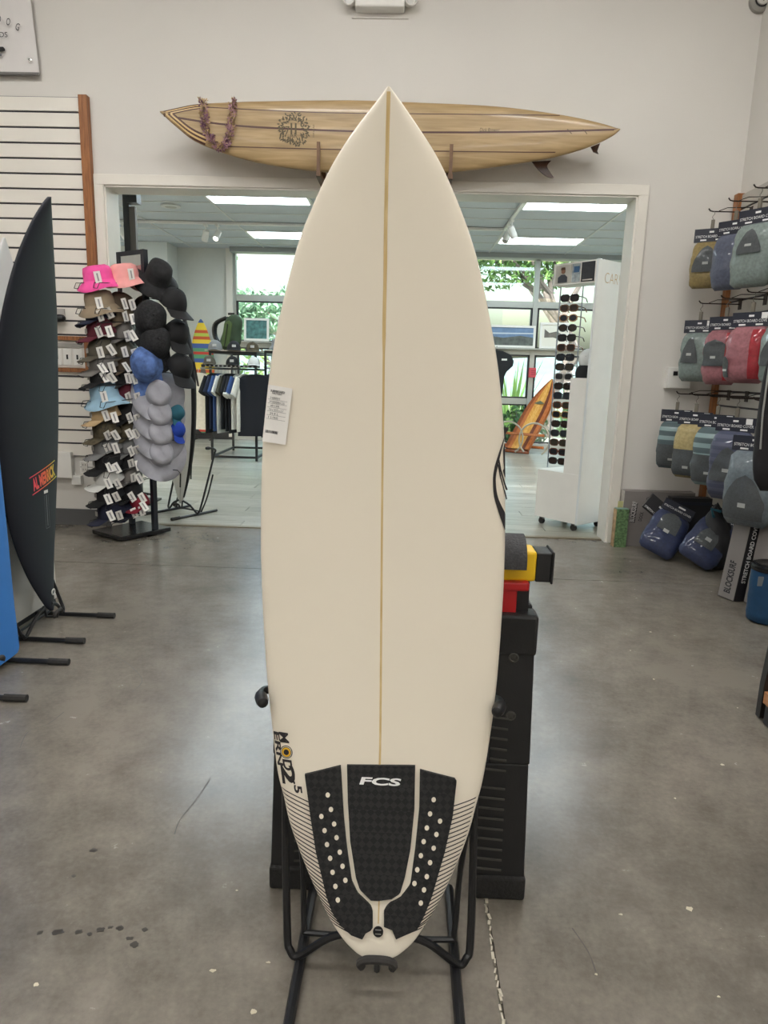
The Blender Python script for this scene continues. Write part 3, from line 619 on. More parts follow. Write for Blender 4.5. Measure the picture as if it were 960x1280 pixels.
q = [B2.deck(.02, .165, -.002)]; MB().tube([Vector(q[0])+Vector((.013*math.cos(a*PI/8), -.01, .013*math.sin(a*PI/8))) for a in range(16)], .0035, 6, True).build('leash_ring', M('ring_pale', (190, 190, 186), .4), tb, True)
blue = M('blue_foam', (52, 122, 200), .55, var=.05, vs=4)
f = [(.03, .17), (.045, .188), (.09, .196), (.25, .21), (.5, .235), (.8, .25), (1.1, .25), (1.4, .225), (1.65, .175), (1.8, .1), (1.86, .04), (1.875, .006)]
yb = lambda z: .015+.05*math.sin(min(1, z/1.2)*PI*.5)-.16*max(0, z-1.2)**1.6
tbl, B3 = stand_board('surfboard', 'bright blue foam surfboard with purple rail on the stand beside the charcoal board', (-1.60, 2.56, 0), R(90), [(z, 0, h) for z, h in f], yb, .075, blue, 4.5)
MB().loft([[(xc+s_*hw*(1.006), yd+th*.52+dy*th*.3, z) for s_, dy in ((.9, -.6), (1, -.5), (1.004, 0), (1, .6), (.9, .8))] for z, xc, hw, yd, th in B3.sec], caps=False).build('rail_band', M('purple_rail', (70, 52, 120), .5), tbl, True)
# ---- partition with two more boards behind it
t = thing('partition_panel', 'low white partition panel behind the charcoal surfboard', 'partition', (-1.815, 2.5, 0))
MB().box((-.015, 0, .67), (.03, 1.9, 1.29)).build('panel', M('panel_white', (214, 210, 202), .55), t); MB().box((-.015, 0, 1.325), (.05, 1.92, .03)).build('cap', blackm, t)
MB().box((-.015, 0, .0125), (.026, 1.88, .025)).build('shadow_gap', blackm, t)  # black strip painted in as the shadow gap below the panel
stand_board('surfboard', 'slate blue surfboard standing behind the white partition', (-2.22, 3.6, 0), R(90), outline(1.85, .52, z0=.005), lambda z: .02, .06, M('slate_board', (86, 108, 126), .4, var=.05))
stand_board('surfboard', 'pale grey surfboard standing behind the slate blue one', (-2.3, 4.12, 0), R(90), outline(1.93, .52, z0=.005), lambda z: .02, .06, M('pale_board', (206, 206, 204), .4, var=.02))
# ---- white board with black rail beyond the hat rack
ang = math.atan2(.40, .26)  # direction of the foot rails
rzw = math.atan2(.43, .255)-R(270)+R(180)
fwd = Vector((-.255, -.43, 0)).normalized(); rz3 = math.atan2(fwd.x, -fwd.y)
surf_stand('black tubular floor stand under the white surfboard beyond the hat rack', (-1.90, 5.75, 0), rz3)
ywb = lambda z: .03+.12*min(z, 1.6)*.55-.06*max(0, z-1.3)**1.5
t3, B4 = stand_board('surfboard', 'white surfboard with black rail stripe standing beyond the hat rack', (-1.935, 5.775, 0), rz3, [(a_, -.11*(a_-.08), c_) for a_, b_, c_ in outline(2.0, .46)], ywb, .06, M('board_grey_white', (206, 204, 198), .4, var=.02))
MB().loft([[(xc+hw*k, yd+th*.5+dy*th*.5, z) for k, dy in ((.9, -.80), (1.004, -.35), (1.012, 0), (1.004, .4), (.9, .85))] for z, xc, hw, yd, th in B4.sec[6:]], caps=False).build('rail_stripe', blackm, t3, True)
for x, z in ((-.11, .36), (0, .28), (.11, .36)): B4.patch(lambda z_: x-.009, lambda z_: x+.009, z-.06, z+.06, 4, 2, .002).build('fin_slot', blackm, t3)
B4.line([(0, .08), (0, 1.4)], .003).build('stringer', ink, t3)
for k in range(3):
    B4.patch(lambda z_: .03+.035*k-(z_-1.25)*.3, lambda z_: .055+.035*k-(z_-1.25)*.3, 1.14-.03*k, 1.22+.03*k, 4, 1, .002).build('emblem_stroke', ink, t3)
# ================================================================== WOODEN LONGBOARD ON THE WALL
LBX, LBY, LBZ = -.17, 5.03, 2.78
lt = [(-1.689, 2.885), (-1.575, 2.916), (-1.439, 2.945), (-1.224, 2.963), (-1.009, 2.976), (-.423, 2.995), (.106, 2.986), (.422, 2.977), (.686, 2.957), (1.004, 2.914), (1.217, 2.869), (1.336, 2.832)]
lb_ = [(-1.689, 2.885), (-1.579, 2.793), (-1.445, 2.706), (-1.175, 2.622), (-.904, 2.576), (-.632, 2.551), (-.199, 2.539), (.231, 2.562), (.708, 2.625), (.97, 2.674), (1.176, 2.737), (1.302, 2.798), (1.336, 2.832)]
ft = lambda x: float(np.interp(x, [p.x for p in LT_], [p.y for p in LT_])); fb = lambda x: float(np.interp(x, [p.x for p in LB_], [p.y for p in LB_]))
LT_ = catmull([(a, b, 0) for a, b in lt], 5); LB_ = catmull([(a, b, 0) for a, b in lb_], 5)
balsa = wood('balsa', (146, 121, 82), (176, 149, 107), (1.2, 16, 16), .42, coat=.22)
lbt = thing('wooden_longboard', 'long glossy balsa wood surfboard with dark stringers mounted over the opening', 'surfboard', (LBX, LBY, LBZ))
lrows = []
for x in list(np.linspace(-1.688, -1.45, 8))+list(np.linspace(-1.38, 1.1, 22))+list(np.linspace(1.16, 1.335, 7)):
    lrows.append((x, (ft(x)+fb(x))/2, max(.003, (ft(x)-fb(x))/2)))
class LB(Board): pass
LBd = LB([(x, c, h) for x, c, h in lrows], lambda x: 4.99-.03*(abs(x+.1)/1.6)**3, .085, nz=2, n=2.5)
def lswap(mb): mb.v = [(v[2], v[1], v[0]) for v in mb.v]; return mb     # board length runs along X
def lpart(mb, name, mat, **k): return lswap(mb).build(name, mat, lbt, world=True, **k)
lpart(LBd.mb(), 'board', balsa, smooth=True, sharp=80)
dkw = M('dark_stringer', (74, 42, 32), .35)
def lline(pts, wd, name='stringer', mat=dkw):
    pts = [(p.y, p.x) for p in catmull([(x, z, 0) for x, z in pts], 5)]
    return lpart(LBd.line(pts, wd, .001), name, mat)
lline([(-1.655, 2.869), (-1.617, 2.856), (-1.163, 2.812), (-.417, 2.795), (.112, 2.797), (.7, 2.808), (1.325, 2.828)], .012)
lline([(-1.46, 2.925), (-1.215, 2.918), (-.577, 2.906), (.108, 2.91), (.7, 2.913), (.943, 2.914)], .006)
lline([(-1.30, 2.69), (-1.165, 2.685), (-.468, 2.682), (.223, 2.684), (.72, 2.687), (.93, 2.69)], .006)
for k in range(5):                                 # striped nose block
    mt = (dkw, M('pale_wood', (206, 176, 124), .35))[k % 2]; d = .010+k*.017
    lline([(x, fb(x)+d*.75+.003) for x in np.linspace(-1.672+d*.9, -1.40+d*.3, 8)], .0125, 'nose_inlay', mt)
    lline([(x, ft(x)-d*.42-.002) for x in np.linspace(-1.672+d*.9, -1.44+d*.3, 8)], .0068, 'nose_inlay', mt)
logo = M('wreath_print', (84, 74, 50), .6); rw = random.Random(5); m = MB()
for k in range(150):
    a = k/150*2*PI; r_ = .083+rw.uniform(-.024, .024); cx, cz = -.805+r_*math.cos(a), 2.799+r_*math.sin(a); q = a+rw.uniform(-1, 1); s_ = .024
    m.add([LBd.deck(cz+s_*dz*.5*math.sin(q)+s_*dy*.35*math.cos(q), cx+s_*dz*.5*math.cos(q)-s_*dy*.35*math.sin(q), .0014) for dz, dy in ((-1, 0), (0, -.6), (1, 0), (0, .6))], [(0, 1, 2, 3)])
lpart(m, 'wreath_emblem', logo)
for bd, w_, h_, dx, dz in (('II', .04, .07, .0, .0), ('7', .03, .05, -.04, -.01), ('AR', .05, .03, .0, -.04)):
    vs, fs = text2d(bd, w_, h_); m = MB(); m.add([LBd.deck(2.802+y+dz, -.805+x+dx, .0014) for x, y in vs], fs); lpart(m, 'emblem_lettering', logo)
vs, fs = text2d('HAWAII', .075, .012); m = MB(); m.add([LBd.deck(2.792+x, -.672-y, .0014) for x, y in vs], fs); lpart(m, 'emblem_lettering', logo)
vs, fs = text2d('Dick Brewer', .13, .022, shear=.2); m = MB(); m.add([LBd.deck(2.818+y, .49+x, .0014) for x, y in vs], fs); lpart(m, 'signature', logo)
for s in (-1, 1): lline([(1.06+s*.05-.015, 2.828), (1.06+s*.05, 2.815), (1.06+s*.05+.015, 2.80)], .005, 'tail_scroll', logo)
lline([(1.02, 2.818), (1.06, 2.822), (1.1, 2.818)], .006, 'tail_scroll', logo)
fin = catmull([(.80, 2.665, 0), (.85, 2.615, 0), (.9, 2.578, 0), (.955, 2.565, 0), (.93, 2.60, 0), (.905, 2.64, 0), (.93, 2.675, 0)], 4)
MB().prism([(p.x, p.y) for p in fin], -5.13, -5.118, FACE_Y).build('fin', wood('fin_wood', (52, 34, 26), (84, 54, 40), (20, 20, 20), .3, coat=.5), lbt, world=True)
fin2 = [(1.19, 2.765), (1.21, 2.735), (1.245, 2.722), (1.235, 2.74), (1.25, 2.79)]
MB().prism(fin2, -5.13, -5.12, FACE_Y).build('fin', MATS['fin_wood'], lbt, world=True)
brk = wood('bracket_wood', (84, 58, 36), (116, 84, 54), (30, 30, 3), .5)
for k, x in enumerate((-.632, .242)):
    t = thing('wall_bracket', 'brown wooden L bracket under the %s of the balsa longboard' % ('nose half', 'tail half')[k], 'bracket', (x, W0, 2.55))
    MB().box((0, -.012, .0), (.03, .024, .26)).build('back_plate', brk, t); MB().box((0, -.16, -.035), (.03, .30, .03)).build('arm', brk, t); MB().box((0, -.30, .055), (.022, .022, .21)).build('lip', brk, t)
    ROOT[t.name]
# flower lei over the board nose
t = thing('flower_lei', 'purple and tan flower lei hung over the nose of the balsa longboard', 'lei', (-1.3, 4.97, 2.69))
lei = catmull([(-1.403, 2.965, 0), (-1.39, 2.844, 0), (-1.375, 2.771, 0), (-1.324, 2.685, 0), (-1.27, 2.684, 0), (-1.237, 2.74, 0), (-1.213, 2.847, 0), (-1.206, 2.972, 0)], 9)
pts = [Vector((p.x, LBd.deck(min(max(p.y, fb(p.x)+.004), ft(p.x)-.004), p.x, .012)[1], p.y)) for p in lei]
MB().tube(pts, .006, 6).build('string', M('lei_string', (120, 100, 80), .9), t, world=True)
fm = [M('petal_purple', (122, 84, 104), .8, var=.3, vs=30), M('petal_mauve', (172, 134, 140), .8, var=.3, vs=30), M('petal_tan', (178, 152, 112), .8, var=.3, vs=30)]
rl = random.Random(9); ints = Matrix(ROOT[t.name]).inverted()
for k, p in enumerate(pts):
    for q in range(3):
        m = MB(); c = p+Vector((rl.uniform(-.02, .02), rl.uniform(-.012, .004), rl.uniform(-.012, .012))); e = Euler((rl.uniform(0, 6), rl.uniform(0, 6), rl.uniform(0, 6))).to_matrix()
        for j in range(5):
            a = j*2*PI/5; L = .024
            m.add([c+e @ Vector(v) for v in ((0, 0, 0), (L*.6*math.cos(a-.4), L*.6*math.sin(a-.4), .004), (L*math.cos(a), L*math.sin(a), .008), (L*.6*math.cos(a+.4), L*.6*math.sin(a+.4), .004))], [(0, 1, 2, 3)])
        m.build('flower', fm[rl.choice((0, 1, 1, 2, 2))], t, world=True)
# ================================================================== SAWHORSE behind the board
sw = thing('folding_sawhorse', 'black folding sawhorse with yellow top beam and red latch behind the white shortboard', 'sawhorse', (.015, 1.6, 0))
blk = M('saw_black', (26, 26, 27), .5, var=.15, vs=20, bump=.2, bs=200); yel = M('saw_yellow', (228, 186, 20), .45); redm = M('saw_red', (176, 22, 26), .45)
MB().box((0, 0, .812), (.60, .075, .072)).build('top_beam', yel, sw, bevel=.006)
for s in (-1, 1):
    MB().box((s*.318, 0, .81), (.036, .07, .070)).box((s*.338, 0, .81), (.006, .076, .078)).build('beam_end', blk, sw, bevel=.003)
    MB().box((s*.243, 0, .71), (.09, .07, .13)).build('neck', blk, sw)
    for fy, yb, yt in ((-1, -.105, -.035), (1, .125, .04)):
        T = Matrix.Translation((s*.246, 0, 0))
        lg = MB(); 
        for (za, zb, wa, wb_, ya, yb2, xo) in ((0.0, .34, .126, .118, yb, yb+(yt-yb)*.49, 0), (.34, .695, .098, .092, yb+(yt-yb)*.49, yt, .012*s)):
            lg.loft([[((c*wa/2+xo), ya+d*.024, za) for c, d in ((-1, -1), (1, -1), (1, 1), (-1, 1))], [((c*wb_/2+xo), yb2+d*.022, zb) for c, d in ((-1, -1), (1, -1), (1, 1), (-1, 1))]], T)
        lgo = lg.build('leg', blk, sw, bevel=.004)
        MB().box((s*.246, yb, .03), (.13, .054, .06)).build('foot', M('saw_foot', (34, 33, 32), .8, bump=.8, bs=120, var=.2), lgo, bevel=.006)
        MB().box((s*.250, yt-.005*fy*-1, .654), (.118, .062, .10)).build('collar', blk, lgo, bevel=.008)
        if fy < 0:
            for k in range(15):
                z = .075+k*.0255+(.02 if k > 8 else 0); y_ = yb+(yt-yb)*z/.695
                MB().bar((s*.246-s*(.055 if z < .33 else .034), y_-.026, z+.004), (s*.246+s*.005, y_-.026, z), .004, .004).build('rib', M('saw_edge', (70, 68, 64), .5), lgo)
            for z in (.60, .46):
                y_ = yb+(yt-yb)*z/.695; MB().lathe([(.011, 0), (.0125, .003), (.009, .004), (.008, .001)], 14, Matrix.Translation((s*.246+.01, y_-.023, z)) @ FACE_Y).build('rivet', MATS['saw_edge'], lgo, True)
for s in (-1, 1):
    l_ = MB().box((s*.243, -.044, .768), (.082, .024, .022)).build('latch', redm, sw, bevel=.005)
    MB().box((s*.24, -.041, .725), (.036, .016, .09)).build('latch_stem', redm, l_, bevel=.003)
MB().box((0, .01, .35), (.46, .02, .04)).build('cross_brace', blk, sw)
tp = thing('foam_roll', 'grey foam padding sleeve wrapped over the yellow sawhorse beam', 'foam padding', (.05, 1.6, .815))
ring = [(math.cos(a)*.052, math.sin(a)*.056) for a in np.linspace(-.12, PI+.12, 18)]; ring2 = [(math.cos(a)*.066, .004+math.sin(a)*.062) for a in np.linspace(PI+.12, -.12, 18)]
MB().loft([[(x, y_, z) for y_, z in ring+ring2] for x in (-.29, -.285, .232, .238)]).build('sleeve', M('grey_foam', (66, 66, 68), .95, var=.25, vs=160, bump=.8, bs=240), tp, True)
# ================================================================== SLATWALLS
def slatwall(label, z0, n, length, loc, rz, mat, trim_end, p=.1022):
    t = thing('slatwall_display', label, 'slatwall', loc, rz)
    MB().box((-length/2, -.006, z0+n*p/2), (length, .012, n*p)).build('backing', groovem, t)
    me = MB().box((0, 0, 0), (length, .012, p-.0135)).mesh('slat', mat)
    for k in range(n): inst(me, 'slat', t, (-length/2, -.0185, z0+(k+.5)*p))
    MB().box((trim_end, -.026, z0+n*p/2), (.062, .052, n*p+.01)).build('end_trim', woodtrim, t, bevel=.003)
    return t
slatwall('white slatwall panel with an oak end trim, left of the opening', .541, 25, 2.2, (-2.335, W0, 0), 0, slatm, .031, .10055)
greys = M('slat_grey', (176, 171, 162), .5, var=.02)
slatwall('grey slatwall panel with an oak end trim behind the hanging board covers', .25, 22, 3.2, (XR-.001, 1.95, 0), R(-90), greys, -3.235)
# low ledge below the left slatwall is plain wall: outlets and boxes on it
def plate(name, label, cat, x, z, w_, h_, d_=.012):
    t = thing(name, label, cat, (x, W0, z)); MB().box((0, -d_/2, 0), (w_, d_, h_)).build('plate', whitep, t, bevel=.004); return t
t = plate('wall_outlet', 'white double power outlet on the wall under the slatwall', 'outlet', -2.415, .458, .165, .105)
for sx in (-.045, .045):
    o_ = MB().box((sx, -.014, 0), (.05, .006, .075)).build('socket', M('outlet_face', (206, 203, 196), .4), t, bevel=.003)
    for dz in (-.018, .018):
        for dx in (-.009, .009): MB().box((sx+dx, -.0175, dz), (.003, .003, .012)).build('slot', blackm, o_)
MB().box((0, -.013, .0), (.155, .003, .004)).build('seam', groovem, t)
t = plate('alarm_box', 'rounded white alarm box beside the outlet under the slatwall', 'wall box', -2.62, .475, .16, .2, .06)
MB().tube([(.06, -.03, -.09), (.075, -.03, -.12)], .004, 6).build('cord', whitep, t)
t = plate('power_adapter', 'small white plug adapter below the rounded alarm box', 'adapter', -2.515, .36, .075, .07, .05); MB().tube([(-.01, -.025, .035), (-.02, -.02, .06)], .004, 6).build('cord', whitep, t)
# oak-framed power strip on the slatwall
t = thing('framed_switch_panel', 'oak framed white strip of switches let into the left slatwall', 'switch panel', (-2.76, W0-.024, 1.305))
MB().box((0, -.004, 0), (.74, .008, .19)).build('panel', M('strip_white', (216, 212, 204), .5), t)
for s in (-1, 1): MB().box((0, -.014, s*.115), (.80, .032, .03)).build('frame_rail', woodtrim, t); MB().box((s*.385, -.014, 0), (.03, .032, .2)).build('frame_stile', woodtrim, t)
MB().box((0, -.011, .065), (.74, .012, .03)).build('top_lip', M('lip_grey', (150, 146, 140), .5), t)  # grey strip along the top of the white panel
for k in range(9):
    sw_ = MB().box((-.3+k*.076, -.010, -.02), (.06, .008, .12)).build('socket_plate', whitep, t, bevel=.002); MB().box((-.3+k*.076, -.016, -.02), (.012, .006, .034)).build('switch', inkm, sw_)
t = thing('faceout_bracket', 'short black rounded display bracket clipped to the left slatwall', 'bracket', (-2.62, W0-.024, 1.56))
MB().box((.03, -.012, .04), (.12, .02, .06)).build('clip', M('clip_grey', (170, 166, 160), .4), t); MB().tube([(-.05, -.05, 0), (.07, -.05, 0), (.10, -.05, 0), (.112, -.05, 0)], [.028, .028, .024, .01], 12).build('arm', blackm, t, True)
MB().box((.03, -.03, .015), (.05, .04, .02)).build('neck', blackm, t)
# ================================================================== BANNER, EMERGENCY LIGHT, SENSOR
bn = thing('wall_banner', 'white vinyl banner with small dark lettering hung high at the slatwall corner', 'banner', (-3.25, W0-.03, 3.19))
def banner(i, j):
    x = -1.0+1.6525*i; z = 1.15*j; return (x+(-.07*j if i > .5 else 0), -.012*math.sin(i*9)*j-.01, z)
n_ = 16; b = MB(); b.grid(banner, n_, n_); b.grid(lambda i, j: tuple(Vector(banner(i, j))+Vector((0, .003, 0))), n_, n_); b.build('sheet', M('vinyl', (214, 210, 207), .4, var=.02), bn, True)
MB().tube([(-1.0, -.012, -.005), (.652, -.012, -.005)], .011, 8).build('bottom_bar', M('bar_grey', (120, 118, 116), .4), bn, True)
MB().lathe([(.004, 0), (.011, 0), (.012, .003), (.006, .004)], 12, Matrix.Translation((.60, -.025, .075)) @ FACE_Y).build('grommet', M('steel2', (210, 210, 208), .25, metal=.9), bn, True)
bt = FACE_Y.copy(); 
for k, ch in enumerate('DOG'):
    a = .09-k*.03; x = .41+k*.062; z = .322-.03*(k**1.5)*.55
    text('lettering', ch, .026, .045, inkm, bn, flat(Matrix.Translation((x-.0, -.032, z)) @ FACE_Y @ Matrix.Rotation(-.12-.1*k, 4, 'Z')))
text('lettering', 'SURFBOARDS', .30, .032, inkm, bn, flat(Matrix.Translation((.31, -.032, .227)) @ FACE_Y))
MB().prism([(.1, .152), (.425, .152), (.435, .14), (.435, .128), (.40, .122), (.1, .126)], .031, .033, FACE_Y).build('emblem_bar', inkm, bn); MB().prism([(.1, .095), (.41, .095), (.41, .111), (.1, .111)], .031, .033, FACE_Y).build('emblem_bar', M('emblem_grey', (120, 118, 120), .6), bn)
em = thing('emergency_light', 'white twin-head emergency light high above the balsa longboard', 'emergency light', (-.26, W0, 3.665))
MB().box((0, -.05, 0), (.33, .1, .13)).build('housing', whitep, em, bevel=.012)
MB().box((0, -.005, .0), (.38, .01, .19)).build('mount', wallm, em)
lens = M('lens', (190, 190, 186), .15, spec=1)
for s in (-1, 1):
    T = Matrix.Translation((s*.20, -.06, .0)) @ Matrix.Rotation(R(100), 4, 'X') @ Matrix.Rotation(R(s*14), 4, 'Y')
    h_ = MB().lathe([(.02, -.05), (.04, -.035), (.046, .0), (.046, .03), (.04, .034), (.037, .02)], 18, T).build('lamp_head', whitep, em, True)
    MB().lathe([(.036, .022), (.02, .01), (.006, .012)], 16, T).build('lens', lens, h_, True)
    MB().tube([(s*.15, -.05, .0), (s*.19, -.05, .0)], .012, 8).build('knuckle', whitep, em, True)
sn = thing('wall_siren', 'round grey wall sounder high near the right corner', 'siren', (2.365 if False else 2.245, W0, 3.70))
MB().lathe([(.07, 0), (.07, .03), (.055, .045)], 22, FACE_Y).build('base', M('grey_plastic', (150, 147, 140), .5), sn, True); MB().lathe([(.048, .045), (.048, .05), (.044, .05)], 20, FACE_Y).build('ring', blackm, sn, True); MB().lathe([(.04, .045), (.038, .06), (.02, .066)], 20, FACE_Y).build('dome', M('pale_plastic', (196, 194, 186), .4), sn, True)
for a in range(3): MB().box((.018*math.cos(a*2.1+.5), -.066, .018*math.sin(a*2.1+.5)), (.006, .004, .006)).build('slot', blackm, sn)
# ================================================================== HAT RACK
HR = (-2.02, 5.0); HA = math.atan2(-.55, .83)
hr = thing('hat_rack', 'black floor hat rack with mirror, square base and wire arms beside the opening', 'hat rack', (HR[0], HR[1], 0), HA)
MB().box((0, 0, .025), (.36, .43, .032)).build('base', M('base_gloss', (26, 26, 28), .25), hr, bevel=.006)
for x in (-.14, .14): MB().box((x, .1, 1.03), (.035, .035, 1.99)).build('post', M('post_black', (26, 30, 38), .4), hr)
for z in (2.01, 1.62): MB().box((0, .1, z), (.245, .03, .03)).build('mirror_rail', MATS['post_black'], hr)
MB().box((0, .092, 1.815), (.245, .006, .36)).build('mirror', M('mirror_glass', (220, 226, 226), .03, metal=1.), hr)
for z in (.3, .62, .95, 1.28): MB().box((0, .1, z), (.245, .012, .012)).build('cross_wire', blackm, hr)
def cap_meshes(cname, rgb, var=.06, vs=20):
    m = M('hat_'+cname, rgb, .85, var=var, vs=vs, bump=.4, bs=300); return m
def dome(a, r=.085, h=.115, n=18, k=6, flatf=0.):
    P = []
    for i in range(k+1):
        t_ = i/k*PI/2; P.append((r*math.cos(t_)**.75 if i < k else .004, h*math.sin(t_)))
    return P
crown_me = {}; brim_me = {}; tag_me = MB().box((0, 0, 0), (.042, .002, .075)).mesh('price_tag_card', paperm)
strip_me = MB().box((0, 0, 0), (.010, .0026, .05)).mesh('tag_print', M('tag_ink', (150, 148, 148), .7))
def cap(label, loc, rz, pitch, mat, roll=0, ntag=1, s=1., group='hats on the hat rack', patch=None, tagside=1):
    """baseball cap: front looks along local -y"""
    t = thing('baseball_cap', label, 'hat', loc, 0, None, rot=(pitch, roll, rz))
    if mat.name not in crown_me:
        cm = MB().lathe(dome(0, k=9), 30, None, 1, 1.15); ph = len(crown_me)*1.7
        cm.v = [tuple(Vector(v)*(1+.10*noise.noise(Vector(v)*14+Vector((ph, 0, 0)))-.018*(abs(math.sin(3*math.atan2(v[1], v[0])))<.12))) for v in cm.v]
        crown_me[mat.name] = cm.mesh('crown', mat, True, sharp=80)
        pts = []; N = 12
        inner = [(.083*math.sin(a), -.095*math.cos(a)) for a in np.linspace(-1.15, 1.15, N)]; outer = [(.088*math.sin(a)*1.02, -.075-.098*math.cos(a)**.6 if abs(a) < 1.5 else -.08) for a in np.linspace(-1.35, 1.35, N)]
        bz = lambda x: -.9*x*x*2.2+.006
        b = MB(); ring_i = [(x, y_, bz(x)+.004) for x, y_ in inner]; ring_o = [(x, y_, bz(x)-.012) for x, y_ in outer]
        b.add(ring_i+ring_o, [(i, i+1, N+i+1, N+i) for i in range(N-1)]); k = len(b.v)
        b.add([(x, y_, z-.004) for x, y_, z in ring_i+ring_o], [(N+i, N+i+1, i+1, i) for i in range(N-1)])
        b.f += [(N+i, N+i+1, k+N+i+1, k+N+i) for i in range(N-1)]
        brim_me[mat.name] = b.mesh('brim', mat, True, sharp=50)
    c = inst(crown_me[mat.name], 'crown', t, scale=(s, s, s)); inst(brim_me[mat.name], 'brim', t, scale=(s, s, s))
    if 'button' not in brim_me: brim_me['button'] = {}
    if mat.name not in brim_me['button']: brim_me['button'][mat.name] = MB().lathe([(.009, 0), (.008, .005), (.003, .007)], 8).mesh('button', mat, True)
    o = inst(brim_me['button'][mat.name], 'button', t, (0, 0, .113*s), scale=(s, s, s))
    if patch:
        pm_ = MB().box((0, 0, 0), (.05, .004, .032)).mesh('badge', patch); inst(pm_, 'badge', t, (0, -.093*s, .045*s), (R(-14), 0, 0))
    for k in range(ntag):
        g_ = inst(tag_me, 'tag', t, (tagside*(.096+.014*k), -.03+.05*k+random.uniform(-.012, .012), .02-.012*k+random.uniform(-.012, .014)), (random.uniform(-.5, .5), .15*tagside+random.uniform(-.15, .15), R(90+20*k+random.uniform(-16, 16))*tagside*-1)); p_ = inst(strip_me, 'tag_print', g_)
    return t
def brimhat(label, loc, rz, pitch, mat, brim=.07, drop=.045, roll=0, ntag=1, kind='bucket_hat', h=.095, cord=None, wob=.01, tagside=1):
    t = thing(kind, label, 'hat', loc, 0, None, rot=(pitch, roll, rz)); r = .088
    def f(i, j):
        a = 2*PI*i
        if j < .5:
            q = j/.5; rr = r*(1-q)**.45*(1+.03*math.sin(3*a)); return (rr*math.cos(a), 1.1*rr*math.sin(a), h*(1-(1-q)**2.5)) if q < 1 else (0, 0, h)
        return (0, 0, 0)
    P = [(r+brim, -drop), (r+brim*.5, -drop*.45), (r+.004, 0), (r, .005), (r*.97, h*.5), (r*.88, h*.85), (r*.6, h*.98), (.004, h)]
    b = MB(); b.lathe(P[2:], 24, None, 1, 1.12); b.f = [x for x in b.f if len(x) < 20 or min(b.v[i][2] for i in x) > .01]
    b.v = [(v[0], v[1], v[2]+wob*math.sin(5*v[0]/r+3*v[1]/r)*.3) for v in b.v]; b.build('crown', mat, t, True, sharp=80)
    b = MB(); n_ = 30; rings = []
    for rr, z in ((r, .002), (r+brim*.5, -drop*.45), (r+brim, -drop), (r+brim, -drop-.003), (r+brim*.5, -drop*.45-.003), (r, -.002)):
        rings.append([(rr*math.cos(a), rr*1.12*math.sin(a), z+(wob*math.sin(3*a+1)*(rr-r)/brim)) for a in np.linspace(0, 2*PI, n_, endpoint=False)])
    b.loft(rings, caps=False); b.build('brim', mat, t, True, sharp=80)
    if cord: MB().tube(catmull([(.06, -.08, .0), (.02, -.13, -.06), (.0, -.12, -.1), (-.02, -.13, -.06), (-.05, -.09, .0)], 5), .0028, 5).build('chin_cord', cord, t)
    for k in range(ntag):
        g_ = inst(tag_me, 'tag', t, (tagside*(.10+.02*k), -.03+.05*k, .02), (0, 0, R(80)*tagside)); inst(strip_me, 'tag_print', g_)
    return t
loc2 = lambda x, y, z: (HR[0]+x*math.cos(HA)-y*math.sin(HA), HR[1]+x*math.sin(HA)+y*math.cos(HA), z)
hc = {k: cap_meshes(k, c) for k, c in dict(pink=(238, 84, 158), rose=(232, 160, 156), khaki=(142, 126, 104), brown=(96, 82, 68), navy=(26, 30, 52), maroon=(88, 24, 40), olive=(84, 78, 66), grey=(112, 108, 104), black=(24, 24, 26), lightblue=(150, 184, 204), tan=(176, 150, 112), steel=(120, 120, 120), white=(206, 206, 202), midblue=(74, 112, 176), teal=(36, 92, 108), cobalt=(28, 62, 160), sun=(160, 160, 167), red=(120, 18, 36)).items()}
hc['camo'] = M('hat_camo', (74, 66, 48), .85, var=.6, vs=26); hc['mesh'] = M('hat_mesh', (34, 34, 36), .9, var=.6, vs=90, bump=.8, bs=240); hc['dye'] = M('hat_dye', (84, 112, 168), .85, var=.55, vs=24); hc['plaid'] = M('hat_plaid', (24, 24, 26), .85, var=.5, vs=40)
face = R(-52)     # hats on this side look out to the left and front
badge = M('badge_grey', (170, 166, 160), .6)
rowsH = [(1.80, 'pink', 'b'), (1.635, 'khaki', 'b'), (1.545, 'navy', 'c'), (1.435, 'maroon', 'c'), (1.305, 'olive', 'c'), (1.215, 'grey', 'c'), (1.125, 'black', 'c'), (1.015, 'lightblue', 'b'), (.87, 'tan', 'c'), (.745, 'camo', 'c'), (.635, 'steel', 'c'), (.53, 'black', 'c'), (.42, 'white', 'c'), (.30, 'black', 'c'), (.165, 'navy', 'c')]
back = ['rose', 'brown', 'khaki', 'grey', 'olive', 'brown', 'black', 'maroon', 'black', 'camo', 'steel', 'black', 'grey', 'black', 'navy']
